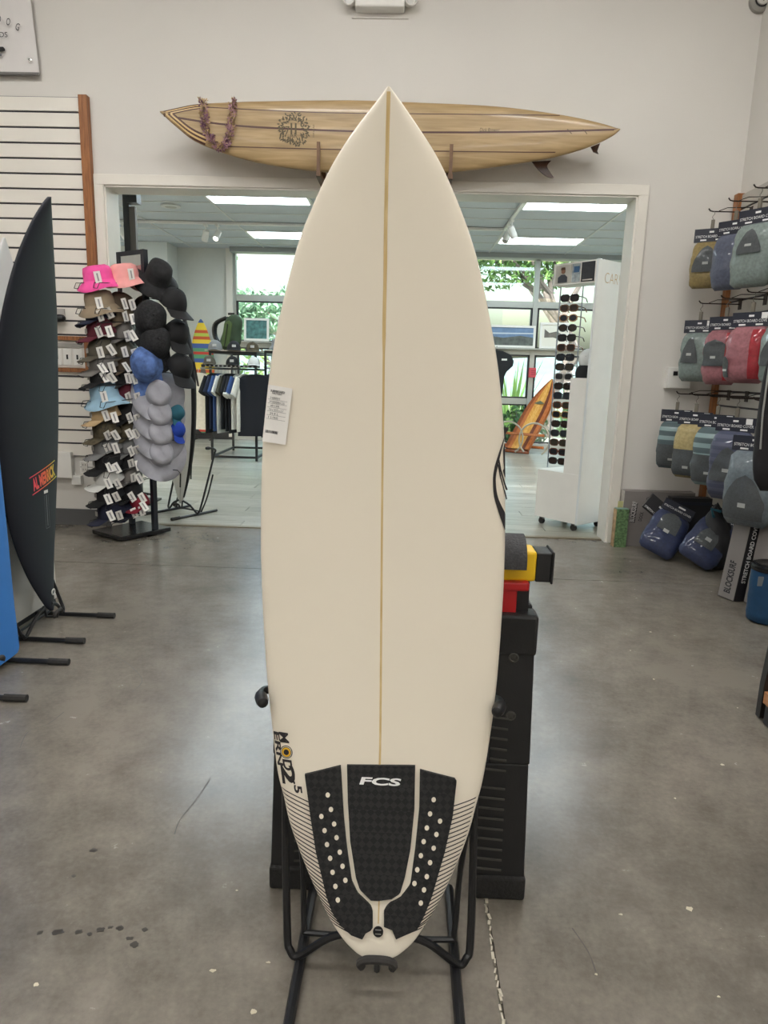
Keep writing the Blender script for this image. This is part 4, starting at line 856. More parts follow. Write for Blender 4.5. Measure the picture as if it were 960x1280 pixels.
for k, (z, cn, ty) in enumerate(rowsH):
    o_ = ordn[k]
    nice = {'lightblue': 'light blue', 'steel': 'mid-grey', 'camo': 'camouflage', 'tan': 'tan'}.get(cn, cn)
    if ty == 'b': brimhat('%s bucket hat with paper tag, %s row down the hat rack front' % (nice, o_), loc2(.0, -.165, z), face, R(12), hc[cn], .05, .055, roll=R(4))
    else: cap('%s cap with paper tags, %s row from the top of the hat rack front' % (nice, o_), loc2(.005, -.165, z), face, R(14), hc[cn], roll=R(random.uniform(-5, 5)), ntag=2, s=1.05, patch=badge)
    bn_ = back[k]; nb = {'rose': 'pale rose', 'steel': 'mid-grey', 'camo': 'camouflage'}.get(bn_, bn_)
    if k == 0: brimhat('pale rose bucket hat behind the bright pink one on the hat rack', loc2(.06, .0, z+.03), face+.4, R(10), hc['rose'], .05, .05)
    else: cap('%s cap tucked behind the front cap in the %s hat rack row' % (nb, o_), loc2(.02, -.01, z-.005), face+.2, R(12), hc[bn_], ntag=2, s=.95, roll=R(random.uniform(-6, 6)))
    # wire arm of this row
    wz = z-.02; MB().tube([(-.07, .1, wz+.02), (-.075, -.29, wz-.01), (-.075, -.305, wz-.045), (-.03, -.305, wz-.05), (-.02, -.29, wz-.012), (.01, .1, wz+.02)], .0028, 5).build('wire_arm', blackm, hr)
    MB().tube([(.06, .1, wz+.02), (.075, -.25, wz-.01), (.085, -.265, wz-.045), (.12, -.26, wz-.05), (.12, -.24, wz-.012), (.10, .1, wz+.02)], .0028, 5).build('wire_arm', blackm, hr)
# hats on the right side, stacked like shingles, crowns outwards
def side(x, y, z): return loc2(x, y, z)
cam_out = R(20)
brimhat('black plaid bucket hat at the top of the hat rack by the mirror post', side(.20, .16, 1.84), R(40), R(48), hc['plaid'], .07, .05, ntag=0, h=.12)
cap('plain black cap under the plaid one on the hat rack side', side(.27, .22, 1.66), R(60), R(30), hc['black'], ntag=0, s=1.1)
cap('black flecked mesh cap hung crown outwards on the hat rack side', side(.18, .10, 1.56), R(30), R(82), hc['mesh'], ntag=0, s=1.3)
cap('second black mesh cap hanging below the flecked one on the hat rack side', side(.20, .12, 1.40), R(30), R(80), hc['mesh'], ntag=0, s=1.25)
cap('black cap behind the mesh caps on the hat rack side', side(.27, .24, 1.46), R(60), R(50), hc['black'], ntag=0)
cap('black cap hanging behind the blue dyed cap on the hat rack side', side(.29, .24, 1.22), R(60), R(45), hc['black'], ntag=0, s=1.05)
cap('blue tie-dyed cap hanging above the grey sun hats', side(.16, .07, 1.24), R(15), R(80), hc['dye'], ntag=0, s=1.3)
for k, z in enumerate((1.04, .90, .76, .615)):
    brimhat('%s pale grey wide-brim sun hat down the hat rack side' % ordn[k], side(.215, .12, z), R(28), R(72), hc['sun'], .098, .02, kind='sun_hat', ntag=0, cord=blackm, h=.075, wob=.022)
cap('teal cap peeping out behind the grey sun hats', side(.265, .22, .90), R(70), R(60), hc['teal'], ntag=0, s=.62)
cap('cobalt blue cap behind the lower grey sun hats', side(.275, .22, .78), R(70), R(60), hc['cobalt'], ntag=0, s=.62)
cap('dark red cap at the foot of the hat rack side', side(.07, .03, .225), R(-30), R(14), hc['red'], ntag=1, s=.8)
for k, z in enumerate((1.70, 1.45, 1.2, .95, .72, .5)): MB().tube([(.14, .1, z), (.30, .2, z-.01), (.31, .21, z-.03)], .003, 5).build('wire_arm', blackm, hr)
# dark display strip just beyond the left jamb
t = thing('display_post', 'black wall post with two small boxes just beyond the left door jamb', 'display post', (-2.42, 6.2, 0))
MB().box((0, 0, 1.45), (.05, .05, 2.9)).build('post', blackm, t); MB().box((.06, 0, 2.66), (.09, .1, .17)).build('upper_box', blackm, t); MB().box((.085, 0, 2.08), (.11, .1, .16)).build('lower_box', blackm, t); MB().box((0, 0, .01), (.3, .3, .02)).build('foot', blackm, t)
MB().box((.05, 0, 2.36), (.05, .04, .38)).build('side_panel', M('taupe', (96, 90, 84), .6), t)
# ================================================================== RIGHT WALL: hooks and bagged board covers
def pillow(w_, h_, t_, rnd, n=14, taper=.06):
    """rounded soft slab hanging from the origin down to -h"""
    rings = []; ph = rnd.uniform(0, 6)
    for i in range(n+1):
        v = i/n; e = (1-abs(2*v-1)**3.2)**.5; rg = []
        for j in range(20):
            a = 2*PI*j/20; c, s_ = math.cos(a), math.sin(a)
            ww = w_/2*(.72+.28*e)*(1-taper*(1-v)); tt = t_/2*(.08+.92*e)
            x = ww*math.copysign(abs(c)**.6, c); y_ = tt*math.copysign(abs(s_)**.8, s_)
            nn = noise.noise(Vector((x*14+ph, y_*14, v*6+ph)))*.013*e+noise.noise(Vector((x*45+ph, y_*20, v*16)))*.006*e
            rg.append((x+nn*.5, y_+nn, -h_*v))
        rings.append(rg)
    return rings
def front_panel(mb, rings, x0, x1, v0, v1, arch, off=.004, t=None):
    """a panel lying on the front (-y) of the pillow; arch rounds its top"""
    n = len(rings)-1
    def pt(i, j):
        v = v0+(v1-v0)*j; row = rings[min(n, max(0, int(round(v*n))))]; a = rings[min(n, int(v*n))]; b = rings[min(n, int(v*n)+1)]; f_ = v*n-int(v*n)
        wv = 1. if not arch else min(1., (max(0., j)/arch)**.5 if j < arch else 1.)
        u = (x0+x1)/2+(x1-x0)*(i-.5)*wv
        def fy(r):
            fr_ = sorted([p for p in r if p[1] <= .0005], key=lambda p: p[0]); X_ = [p[0] for p in fr_]; hw_ = max(X_)
            xx = u*hw_; return xx, float(np.interp(xx, X_, [p[1] for p in fr_])), fr_[0][2]
        A, B = fy(a), fy(b); return (A[0]*(1-f_)+B[0]*f_, A[1]*(1-f_)+B[1]*f_-off, A[2]*(1-f_)+B[2]*f_)
    return mb.grid(pt, 8, 10)
navyh = M('header_navy', (30, 33, 46), .5); clipm = M('clip_olive', (110, 104, 92), .5); stickm = M('sticker', (226, 226, 224), .6)
plast = dict(coat=.8)
fab = {k: M('cover_'+k, c, .7, var=.18, vs=60, coat=.55, bump=1., bs=24) for k, c in dict(mustard=(134, 116, 72), navy=(34, 40, 72), denim=(78, 83, 100), sage=(116, 128, 124), crimson=(150, 26, 38), rosegrey=(146, 92, 98), teal=(80, 98, 102), sand=(160, 144, 98), slate=(96, 106, 112), mauve=(122, 106, 116), royal=(36, 46, 78)).items()}
dkp = M('cover_grey', (70, 74, 76), .75, var=.15, vs=80, coat=.4, bump=.3, bs=160)
tealst = stripes('cover_teal_stripe', [(0, (128, 150, 150)), (.45, (72, 88, 92))], 2, 16, .7, coat=.5)
denst = stripes('cover_denim_stripe', [(0, (76, 80, 100)), (.5, (62, 67, 88))], 2, 22, .7, coat=.5)
def bag(label, tip, rz, w_, h_, body, panel=(-.7, .8, .25, .78, .5), t_=.11, seed=0, hdr=True, hang=.09, sidem=None):
    rnd = random.Random(seed); t = thing('bagged_board_cover', label, 'board cover', tip, rz)
    MB().tube([(0, .004, .004), (.006, 0, -.01), (-.008, 0, -.03), (.006, 0, -hang+.02)], .0022, 5).build('hanger_wire', M('wire_steel', (120, 116, 108), .35, metal=.7), t)
    MB().box((0, 0, -hang), (.022, .014, .055)).build('clip', clipm, t, bevel=.002)
    hz = -hang-.035
    h = MB().box((0, -.001, hz-.035), (w_*.9, .008, .085)).build('header_card', navyh, t)
    T = Matrix.Translation((0, -.006, hz-.042)) @ FACE_Y
    text('header_print', 'STRETCH BOARD COVER', w_*.82, .016, stickm, h, flat(T))
    for s_ in (-1, 1): MB().box((s_*w_*.2, -.0055, hz-.064), (w_*.16, .002, .009)).build('header_badge', stickm, h)
    MB().box((0, -.0055, hz-.014), (w_*.12, .002, .011)).build('header_badge', stickm, h)
    MB().box((w_*.3, -.0058, hz-.014), (.036, .002, .034)).build('price_sticker', stickm, h)
    rg = [[(x, y_, z+hz-.075) for x, y_, z in r] for r in pillow(w_, h_, t_, rnd)]
    o = MB().loft(rg).build('cover', body, t, True, sharp=80)
    if sidem:      # folded side showing on the right half
        pp = MB(); front_panel(pp, rg, .42, .98, .06, .92, 0, .006); pp.build('folded_side', sidem, t, True)
    if panel:
        pp = MB(); front_panel(pp, rg, *panel, off=.009); pp.build('nose_panel', dkp, t, True)
        q = MB(); cx = (panel[0]+panel[1])/2; front_panel(q, rg, cx-.16, cx+.16, panel[2]+(panel[3]-panel[2])*.62, panel[2]+(panel[3]-panel[2])*.72, 0, .012); q.build('small_emblem', M('emblem_pale', (168, 170, 168), .6), t)
    return t
HK = M('hook_dark', (52, 44, 40), .4, metal=.6)
def hook(y, z, label, tipx=1.97, drop=0):
    t = thing('slatwall_hook', label, 'hook', (XR-.03, y, z)); L = XR-.03-tipx
    MB().tube([(0, 0, 0), (-L+.03, 0, 0), (-L+.012, 0, .004), (-L, 0, .018)], .0042, 6).build('arm', HK, t)
    MB().tube([(0, 0, .03), (-L*.55, 0, .026), (-L*.75, 0, .004)], .0028, 5).build('brace', HK, t); MB().box((.006, 0, .0), (.01, .045, .07)).build('clip_plate', HK, t)
rowz = ((2.345, (4.99, 4.70, 4.38), 'top'), (1.755, (4.98, 4.64, 4.30, 3.95), 'middle'), (1.145, (4.98, 4.72, 4.46, 4.18, 3.88), 'bottom'))
for z, ys, rn in rowz:
    for k, yv in enumerate(ys): hook(yv, z, '%s %s-row slatwall hook out from the corner, holding bagged covers' % (ordn[k], rn), 1.885 if rn == 'bottom' else 1.97)
# label, hook x, y, z, turn, width, height, body, panel, side colour
B_ = [('mustard bagged board cover with dark nose panel, top row beside the corner', 2.0, 4.97, 2.345, -30, .235, .30, 'mustard', (-.85, .62, .10, .66, .75), None, .09),
      ('denim blue bagged board cover with navy side, top row', 2.03, 4.70, 2.345, -52, .235, .34, 'denim', None, 'navy', .12),
      ('sage grey bagged board cover with dark pointed panel, top row', 2.02, 4.38, 2.345, -58, .27, .36, 'sage', (-.55, .6, .10, .48, .8), None, .12),
      ('navy and grey bagged board cover at the near end of the top row', 2.10, 4.08, 2.345, -60, .26, .32, 'slate', None, 'navy', .12),
      ('sage bagged board cover with grey fin-shaped panel, middle row beside the corner', 1.99, 4.97, 1.755, -38, .22, .33, 'sage', (-.85, .25, .10, .62, .9), None, .11),
      ('rose red bagged board cover with broad grey panel, middle row', 2.02, 4.64, 1.755, -50, .235, .345, 'rosegrey', (-.85, .45, .18, .66, .2), 'crimson', .13),
      ('bright crimson crumpled bagged board cover, middle row', 2.02, 4.30, 1.755, -55, .26, .33, 'rosegrey', (-.97, -.55, .52, .9, .2), 'crimson', .15),
      ('teal grey bagged board cover at the near end of the middle row', 2.06, 3.97, 1.755, -60, .26, .33, 'sage', (-.75, .8, .15, .7, .7), None, .13),
      ('teal striped bagged board cover with dark lower half, bottom row beside the corner', 1.90, 4.97, 1.145, -30, .225, .33, 'stripe', (-.95, .95, .48, .95, 0), None, .11),
      ('sand yellow bagged board cover with dark lower half, bottom row', 1.93, 4.72, 1.145, -38, .24, .36, 'sand', (-.95, .75, .46, .95, 0), 'sand', .13),
      ('broad teal striped bagged board cover with grey lower half, bottom row', 1.96, 4.46, 1.145, -42, .25, .37, 'stripe', (-.95, .95, .46, .92, 0), None, .14),
      ('denim bagged board cover with tall dark arched panel, bottom row', 1.95, 4.18, 1.145, -45, .25, .41, 'denim2', (-.8, .8, .22, .72, .8), None, .14),
      ('slate grey plastic-wrapped board cover hanging lowest at the near end of the bottom row', 1.93, 3.88, 1.06, -48, .27, .42, 'slate', (-.85, .85, .3, .9, .6), None, .15)]
for k, (lb, x, yv, z, a, w_, h_, bd, pn, sd, th_) in enumerate(B_):
    body = tealst if bd == 'stripe' else denst if bd == 'denim2' else fab[bd]
    bag(lb, (x, yv, z-.008), R(a), w_, h_, body, pn, th_, 100+k, sidem=fab[sd] if sd else None, hang=.075)
# white socket box on the wall behind the middle row
t = thing('socket_box', 'white wall box with dark socket behind the middle row of covers', 'outlet', (1.97, W0, 1.255)); MB().box((0, -.03, 0), (.17, .06, .15)).build('box', whitep, t, bevel=.004); MB().box((-.03, -.063, .03), (.03, .006, .03)).build('socket', blackm, t)
# dark hanging bag at the near end
t = thing('black_garment_bag', 'long black garment bag hanging in front of the board covers', 'garment bag', (1.645, 2.97, 1.42))
rg = [[(x, y_, z) for x, y_, z in r] for r in pillow(.34, .63, .12, random.Random(4), taper=0)]
MB().loft(rg).build('bag', M('black_cloth', (22, 20, 24), .8, var=.2), t, True, sharp=80); MB().tube([(0, 0, -.01), (0, 0, .04), (.03, 0, .06)], .004, 6).build('hanger_hook', HK, t); MB().tube([(-.165, -.02, -.05), (-.17, -.03, -.3), (-.16, -.03, -.45)], .004, 5).build('piping', M('piping_silver', (170, 170, 168), .3, metal=.5), t)
t = thing('rail_arm', 'dark steel rail arm carrying the black garment bag', 'rail', (XR-.03, 2.97, 1.485)); MB().tube([(0, 0, 0), (-.6, 0, 0)], .01, 8).build('arm', HK, t); MB().box((.005, 0, 0), (.012, .05, .09)).build('plate', HK, t)
# ================================================================== FLOOR ITEMS, right corner
grb = M('carton_grey', (124, 118, 114), .7, var=.04); ltb = M('carton_side', (176, 170, 162), .7); dkb = M('carton_black', (32, 31, 34), .55)
def T_face(x, y, z, rzv=0, roll=0): return Matrix.Translation((x, y, z)) @ Matrix.Rotation(rzv, 4, 'Z') @ FACE_Y @ Matrix.Rotation(roll, 4, 'Z')
t = thing('grey_carton', 'grey flat carton with black lettering standing against the wall by the corner', 'box', (1.95, 5.185, 0))
MB().box((-.04, 0, .21), (.52, .085, .42)).build('carton', grb, t, bevel=.003); MB().box((-.3015, 0, .21), (.003, .083, .415)).build('end_flap', ltb, t)
lx = lambda x, y, z: T_face(x, y, z, 0, R(86))
text('lettering', 'BLOCKSURF', .155, .035, M('print_pale', (190, 186, 182), .6), t, flat(Matrix.Translation((-.225, -.0445, .265)) @ FACE_Y @ Matrix.Rotation(R(86), 4, 'Z')), bold=.02)
text('lettering', 'BLOCKSURF', .155, .035, inkm, t, flat(Matrix.Translation((-.2175, -.0438, .259)) @ FACE_Y @ Matrix.Rotation(R(86), 4, 'Z')), bold=.05)
text('lettering', 'STAND', .085, .026, inkm, t, flat(Matrix.Translation((-.13, -.0445, .335)) @ FACE_Y @ Matrix.Rotation(R(82), 4, 'Z')), bold=.01)
text('lettering', 'DOCK', .07, .026, inkm, t, flat(Matrix.Translation((-.165, -.0445, .23)) @ FACE_Y @ Matrix.Rotation(R(82), 4, 'Z')), bold=.01)
MB().prism([(-.29, .262), (-.25, .285), (-.25, .255)], .0443, .0448, FACE_Y).build('emblem_mark', inkm, t)
t = thing('black_carton', 'black flat carton standing behind the board cover bags in the corner', 'box', (2.1, 5.075, 0)); MB().box((.01, 0, .2), (.3, .09, .40)).build('carton', dkb, t, bevel=.003); MB().box((.01, -.046, .36), (.26, .002, .02)).build('stripe', navyh, t)
gp_ = M('box_green', (94, 122, 82), .6, var=.6, vs=55); yp_ = M('box_yellow', (190, 184, 132), .6, var=.12, vs=20)
t = thing('green_wax_box', 'small green patterned box standing by the door jamb', 'box', (1.60, 5.12, 0), R(4))
MB().box((.03, -.005, .145), (.092, .06, .29)).build('front_box', gp_, t, bevel=.002); MB().box((-.0175, -.005, .145), (.003, .058, .285)).build('side_print', M('box_side', (170, 140, 104), .6, var=.5, vs=22), t); MB().box((.03, -.005, .2915), (.088, .056, .003)).build('lid', M('lid_teal', (120, 150, 138), .6), t); MB().box((.045, .03, .17), (.07, .006, .34)).build('display_card', yp_, t)
def floorbag(label, loc, rx, ry, rz, seed, body, panel, mirrored=False):
    rnd = random.Random(seed); t = thing('bagged_board_cover', label, 'board cover', loc, 0, None, rot=(rx, ry, rz))
    rg = [[(x, y_, z+.34) for x, y_, z in r] for r in pillow(.27, .34, .13, rnd)]
    MB().loft(rg).build('cover', body, t, True, sharp=80); pp = MB(); front_panel(pp, rg, *panel, off=.009); pp.build('nose_panel', dkp, t, True)
    pp = MB(); front_panel(pp, rg, -.2, .1, .5, .58, 0, .012); pp.build('small_emblem', MATS['emblem_pale'], t)
    h = MB().box((0, 0, .385), (.22, .008, .09)).build('header_card', navyh, t); text('header_print', 'STRETCH BOARD COVER', .2, .016, stickm, h, flat(Matrix.Translation((0, -.005, .375)) @ FACE_Y)); MB().box((.02, -.0055, .405), (.05, .002, .012)).build('header_badge', stickm, h)
    return t
floorbag('royal blue plastic-wrapped board cover slumped on the floor by the grey carton', (1.76, 4.74, .055), R(-38), R(24), R(-22), 41, fab['royal'], (-.6, .5, .05, .55, .4))
floorbag('blue plastic-wrapped board cover leaning on the black sack', (1.94, 4.52, .06), R(-36), R(28), R(-30), 42, fab['royal'], (-.6, .4, .25, .7, .5))
t = thing('black_sack', 'slumped black fabric sack on the floor under the hanging covers', 'bag', (2.12, 4.66, 0))
rg = []
for i in range(11):
    v = i/10; e = math.sin(PI*min(1, .12+v*.88))**.5; rg.append([((.155-.05*v)*e*math.cos(a)*(1+.2*noise.noise(Vector((a*1.5, v*4, 1)))), (.2-.05*v)*e*math.sin(a)*(1+.2*noise.noise(Vector((a*1.5, v*4, 5)))), .40*v*(1+.1*math.sin(2*a))+.002) for a in np.linspace(0, 2*PI, 22, endpoint=False)])
MB().loft(rg).build('sack', M('black_nylon', (20, 20, 23), .55, var=.25, vs=12, bump=.8, bs=30), t, True, sharp=80); MB().tube([(-.06, -.1, .36), (-.1, -.14, .42), (-.03, -.12, .4)], .01, 6).build('strap', M('strap_teal', (34, 92, 110), .7), t)
t = thing('black_header_pack', 'black cardboard header pack lying over the royal blue cover', 'package', (1.83, 4.95, .33), 0, None, rot=(R(-30), R(38), R(-12)))
MB().box((0, 0, 0), (.19, .02, .13)).build('pack', dkb, t, bevel=.004); MB().box((.03, -.011, .015), (.06, .002, .014)).build('price_sticker', stickm, t); text('lettering', 'STRETCH LONG SOX', .17, .016, stickm, t, flat(Matrix.Translation((0, -.0115, -.05)) @ FACE_Y))
# tall cartons leaning on the right wall
def carton(label, loc, rz, lean, w_, d_, h_, big=None):
    t = thing('tall_carton', label, 'box', loc, 0, None, rot=(0, lean, rz))
    MB().box((0, 0, h_/2), (w_, d_, h_)).build('carton', dkb, t, bevel=.002)
    MB().box((-w_/2-.001, 0, h_/2), (.002, d_-.004, h_-.006)).build('grey_face', grb, t)
    T = Matrix.Translation((0, -d_/2-.0012, h_*.58)) @ FACE_Y @ Matrix.Rotation(R(90), 4, 'Z'); text('lettering', 'STRETCH BOARD COVER', h_*.72, w_*.42, stickm, t, flat(T), bold=.03)
    T = Matrix.Translation((-w_/2-.003, 0, h_*.26)) @ Matrix.Rotation(R(-90), 4, 'Z') @ FACE_Y @ Matrix.Rotation(R(90), 4, 'Z'); text('lettering', 'BLOCKSURF', h_*.38, d_*.4, inkm, t, flat(T), bold=.03)
    for k in range(3): MB().box((-w_*.3+k*w_*.3, 0, h_+.001), (w_*.2, d_*.7, .003)).build('top_label', M('label_grey', (150, 150, 148), .6), t)
    return t
carton('tall black and grey carton leaning on the right wall, white lettering up its edge', (1.93, 3.93, 0), R(20), R(7), .075, .12, .50)
carton('second tall black carton with white lettering, between the first and the blue bag', (2.03, 3.82, 0), R(22), R(6), .075, .12, .47)
t = carton('tall grey carton with large black lettering behind the blue drawstring bag', (2.12, 3.70, 0), R(24), R(3), .11, .13, .45)
MB().box((.0, -.068, .3), (.10, .003, .26)).build('grey_front', grb, t); text('lettering', 'BLOCKS', .2, .055, inkm, t, flat(Matrix.Translation((.01, -.0705, .31)) @ FACE_Y @ Matrix.Rotation(R(-90), 4, 'Z')), bold=.04)
carton('short black carton standing behind the tall lettered cartons', (2.13, 4.02, 0), R(18), R(2), .10, .12, .54)
t = thing('blue_drawstring_bag', 'teal blue cylindrical fabric bag with black top on the floor', 'bag', (1.945, 3.56, 0))
rg = [[(r_*math.cos(a)*(1+.05*noise.noise(Vector((a, z*14, 2)))), r_*math.sin(a)*(1+.05*noise.noise(Vector((a, z*14, 7)))), z) for a in np.linspace(0, 2*PI, 26, endpoint=False)] for r_, z in [(.075, .002), (.094, .012), (.098, .05), (.096, .09), (.1, .13), (.096, .17), (.1, .21), (.097, .25), (.1, .285)]]
MB().loft(rg).build('bag', M('teal_nylon', (14, 60, 94), .6, var=.15, vs=14, bump=.6, bs=40), t, True, sharp=80)
rg = [[(r_*math.cos(a), r_*math.sin(a), z) for a in np.linspace(0, 2*PI, 26, endpoint=False)] for r_, z in [(.101, .28), (.104, .295), (.1, .312), (.085, .318), (.06, .31)]]
MB().loft(rg).build('top_band', M('gloss_black', (16, 16, 18), .2), t, True); MB().box((-.085, -.062, .235), (.03, .004, .05)).build('side_tag', M('tag_grey', (110, 116, 120), .6), t)
# shelf end and plank at the near right
t = thing('display_gondola', 'dark display shelf with a timber base ledge at the right wall', 'display shelf', (1.345, 2.44, 0))
MB().box((.22, -.55, .04), (.40, 1.05, .07)).build('base', dkb, t); MB().box((.24, -.55, .098), (.44, 1.09, .045)).build('timber_ledge', wood('ledge_wood', (150, 98, 62), (184, 130, 88), (2, 14, 14), .5), t)
MB().loft([[(.018, .03, z0_), (.10, .03, z0_), (.10, .0, z0_), (.018, .0, z0_)] for z0_ in (.01, .14)]+[[(.04+.05*k_, .05, z_), (.16+.05*k_, .05, z_), (.16+.05*k_, .01, z_), (.04+.05*k_, .01, z_)] for k_, z_ in enumerate((.3, .45, .6, .75))]).build('end_panel', M('panel_black', (28, 25, 22), .45, var=.2), t)
for k_, z_ in enumerate(np.linspace(.2, .52, 9)): MB().box((.018+.033*(z_-.14)/.15, .008+.0, z_), (.004, .004, .022+.006*(k_ % 3))).build('edge_mark', stickm, t)
MB().box((.25, -.55, .45), (.06, 1.0, .63)).build('back_panel', M('panel_blue', (24, 52, 120), .5), t)
# ================================================================== CLOTHES RACK IN THE FAR SHOWROOM
RK = (-2.29, 9.25)
ck = thing('clothes_rack', 'black square-tube clothes rack with hat shelves near the far windows', 'clothes rack', (RK[0], RK[1], 0))
tubem = M('rack_black', (22, 24, 28), .4)
for x in (-.30, .30):
    for y_ in (0, 1.15): MB().box((x, y_, .72 if y_ == 0 else .72), (.03, .03, 1.44)).build('leg', tubem, ck)
for y_ in (0, 1.15): MB().box((0, y_, .05), (.57, .03, .03)).build('foot_rail', tubem, ck); MB().box((0, y_, 1.425), (.57, .03, .03)).build('top_rail', tubem, ck)
for x in (-.30, .30): MB().box((x, .575, .05), (.03, 1.12, .03)).build('side_rail', tubem, ck); MB().box((x, .575, 1.425), (.03, 1.12, .03)).build('side_rail', tubem, ck)
MB().box((.0, -.12, 1.25), (.72, .2, .03)).build('hat_shelf', M('shelf_edge', (30, 30, 34), .5), ck); MB().box((.0, .1, 1.4475), (.72, .3, .015)).build('hat_shelf', M('shelf_pale', (170, 160, 144), .5), ck)
MB().tube([(-.42, -.05, 1.215), (.42, -.05, 1.215)], .012, 8).build('hanging_bar', M('bar_steel', (150, 152, 154), .3, metal=.8), ck, True)
for k in range(12): MB().box((-.3+k*.055, -.223, 1.25), (.02, .004, .022)).build('shelf_slot', M('slot_pale', (150, 150, 150), .4), ck)
def tee(label, x, y_, rz, body, sleeve=None, z=1.2, hem=.72, group=None, cuff=None):
    t = thing('hanging_shirt', label, 'shirt', (RK[0]+x, RK[1]+y_, z), rz)
    hm = M('hanger_clear', (176, 180, 184), .25)
    MB().tube([(0, 0, .012), (.012, 0, .0), (.004, 0, -.02), (0, 0, -.05), (.16, 0, -.105), (-.16, 0, -.105), (0, 0, -.05)], .004, 5).build('hanger', hm, t)
    # front and back shells, half width .25
    def shell(s_, xs, z0, z1):
        pass
    L = [[(hw_*math.cos(a), .016*math.sin(a), z_) for a in np.linspace(0, 2*PI, 20, endpoint=False)] for hw_, z_ in ((.06, -.045), (.12, -.055), (.17, -.072))]
    for v in np.linspace(0.02, 1, 9):
        zz = -.085-hem*v; hw = .20+.02*min(1, v*4)+.015*v; tt = .017+.009*math.sin(v*PI)+.004*math.sin(v*9+x*40)
        L.append([(hw*math.copysign(abs(math.cos(a))**.7, math.cos(a)), tt*math.sin(a)*(1+.25*math.sin(4*a+x*30)), zz+(.035*(1-abs(math.cos(a))) if v == 0 else 0)) for a in np.linspace(0, 2*PI, 20, endpoint=False)])
    MB().loft(L).build('body', body, t, True, sharp=80)
    for s_ in (-1, 1):
        q = []
        for v in np.linspace(0, 1, 5):
            c = Vector((s_*(.17+.13*v), 0, -.105-.2*v)); q.append([tuple(c+Vector((s_*.085*math.cos(a)*.75, .024*math.sin(a), .085*math.cos(a)*-.2*s_*s_+.05*math.cos(a)))) for a in np.linspace(0, 2*PI, 12, endpoint=False)])
        so = MB().loft(q).build('sleeve', sleeve or body, t, True, sharp=80)
        if cuff:
            MB().loft([[tuple(Vector(p)*1.0+Vector((s_*d, 0, -d*1.2))) for p in q[-1]] for d in (.002, .02)]).build('cuff', cuff, so, True)
    return t
sm = {k: M('tee_'+k, c, .9, var=.08, vs=30, bump=.3, bs=200) for k, c in dict(black=(24, 25, 29), navy=(30, 36, 56), blue=(52, 76, 124), white=(206, 206, 200), cream=(214, 210, 198), olive=(64, 62, 50), ink=(20, 22, 30)).items()}
shirts = [('cream tee hanging face-out at the left end of the rack', -.45, -.06, R(-16), 'cream', None), ('black tee next to the cream tee on the rack', -.235, -.05, R(72), 'black', None), ('dark navy tee between the black and blue tees', -.19, -.05, R(74), 'navy', None), ('mid blue tee on the clothes rack', -.145, -.05, R(76), 'blue', None), ('white tee beside the mid blue tee', -.10, -.05, R(77), 'white', None), ('olive sleeved tee among the black tees', -.05, -.05, R(78), 'black', 'olive'),
          ('black tee in the middle of the rack', -.0, -.05, R(79), 'black', None), ('ink black tee just behind the ringer tee', .045, -.05, R(79), 'ink', None), ('blue ringer tee with white cuffs on the rack', .10, -.05, R(74), 'white', 'blue'), ('white tee beside the ringer tee', .16, -.05, R(76), 'cream', None)]
for k, (lb, x, y_, a, c, sl_) in enumerate(shirts): tee(lb, x, y_, a, sm[c], sm[sl_] if sl_ else None, hem=.70+.03*math.sin(k*2.1), cuff=sm['white'] if 'ringer' in lb else None)
tee('large ink black tee hanging face-out at the right end of the rack', .33, -.16, R(14), sm['ink'], hem=.76)
t = tee('black tee with a white hang tag on the next rail by the window', .62, -.08, R(6), sm['black'], hem=.80, z=1.22)
for dz in (-.13, -.22): MB().box((.03, -.045, dz), (.045, .003, .07)).build('hang_tag', paperm, t)
MB().box((.12, -.05, -.3), (.07, .003, .03)).build('chest_print', M('chest_print', (120, 124, 130), .7), t)
r2 = thing('clothes_rack', 'second black clothes rack half hidden behind the white shortboard', 'clothes rack', (-1.5, 9.25, 0))
for x in (-.36, .36):
    for y_ in (0, .9): MB().box((x+(.0), y_, .73), (.03, .03, 1.46)).build('leg', tubem, r2)
for y_ in (0, .9): MB().box((0, y_, .05), (.69, .03, .03)).build('foot_rail', tubem, r2); MB().box((0, y_, 1.445), (.69, .03, .03)).build('top_rail', tubem, r2)
for x in (-.36, .36): MB().box((x, .45, 1.445), (.03, .87, .03)).build('side_rail', tubem, r2)
MB().tube([(-.35, -.0, 1.24), (.35, -.0, 1.24)], .012, 8).build('hanging_bar', MATS['bar_steel'], r2, True)
MB().box((0, .1, 1.466), (.74, .3, .012)).build('hat_shelf', MATS['shelf_pale'], r2)
# caps on the rack shelves
def rcap(label, x, y_, z, mat, s=1., rz=0): return cap(label, (RK[0]+x, RK[1]+y_, z), rz, R(-4), mat, ntag=0, s=s, patch=badge if mat is not hc['white'] else None)
rcap('grey cap on the left of the upper rack shelf', -.25, .06, 1.457, hc['steel'], 1.1, R(10)); rcap('black cap with grey badge in the middle of the upper rack shelf', .0, .06, 1.457, hc['black'], 1.05, R(14)); rcap('camouflage cap on the right of the upper rack shelf',   .25, .06, 1.457, hc['camo'], 1.0, R(8))
rcap('dark brown cap on the left of the lower rack shelf', -.28, -.11, 1.27, hc['olive'], .95, R(8)); rcap('black cap in the middle of the lower rack shelf', .02, -.11, 1.27, hc['black'], .95, R(8)); rcap('white patterned cap on the right of the lower rack shelf', .30, -.11, 1.27, hc['white'], .95, R(8))
cap('blue cap at the back of the upper rack shelf', (RK[0]+.2, RK[1]+.2, 1.457), R(30), 0, hc['navy'], ntag=0, s=.9)
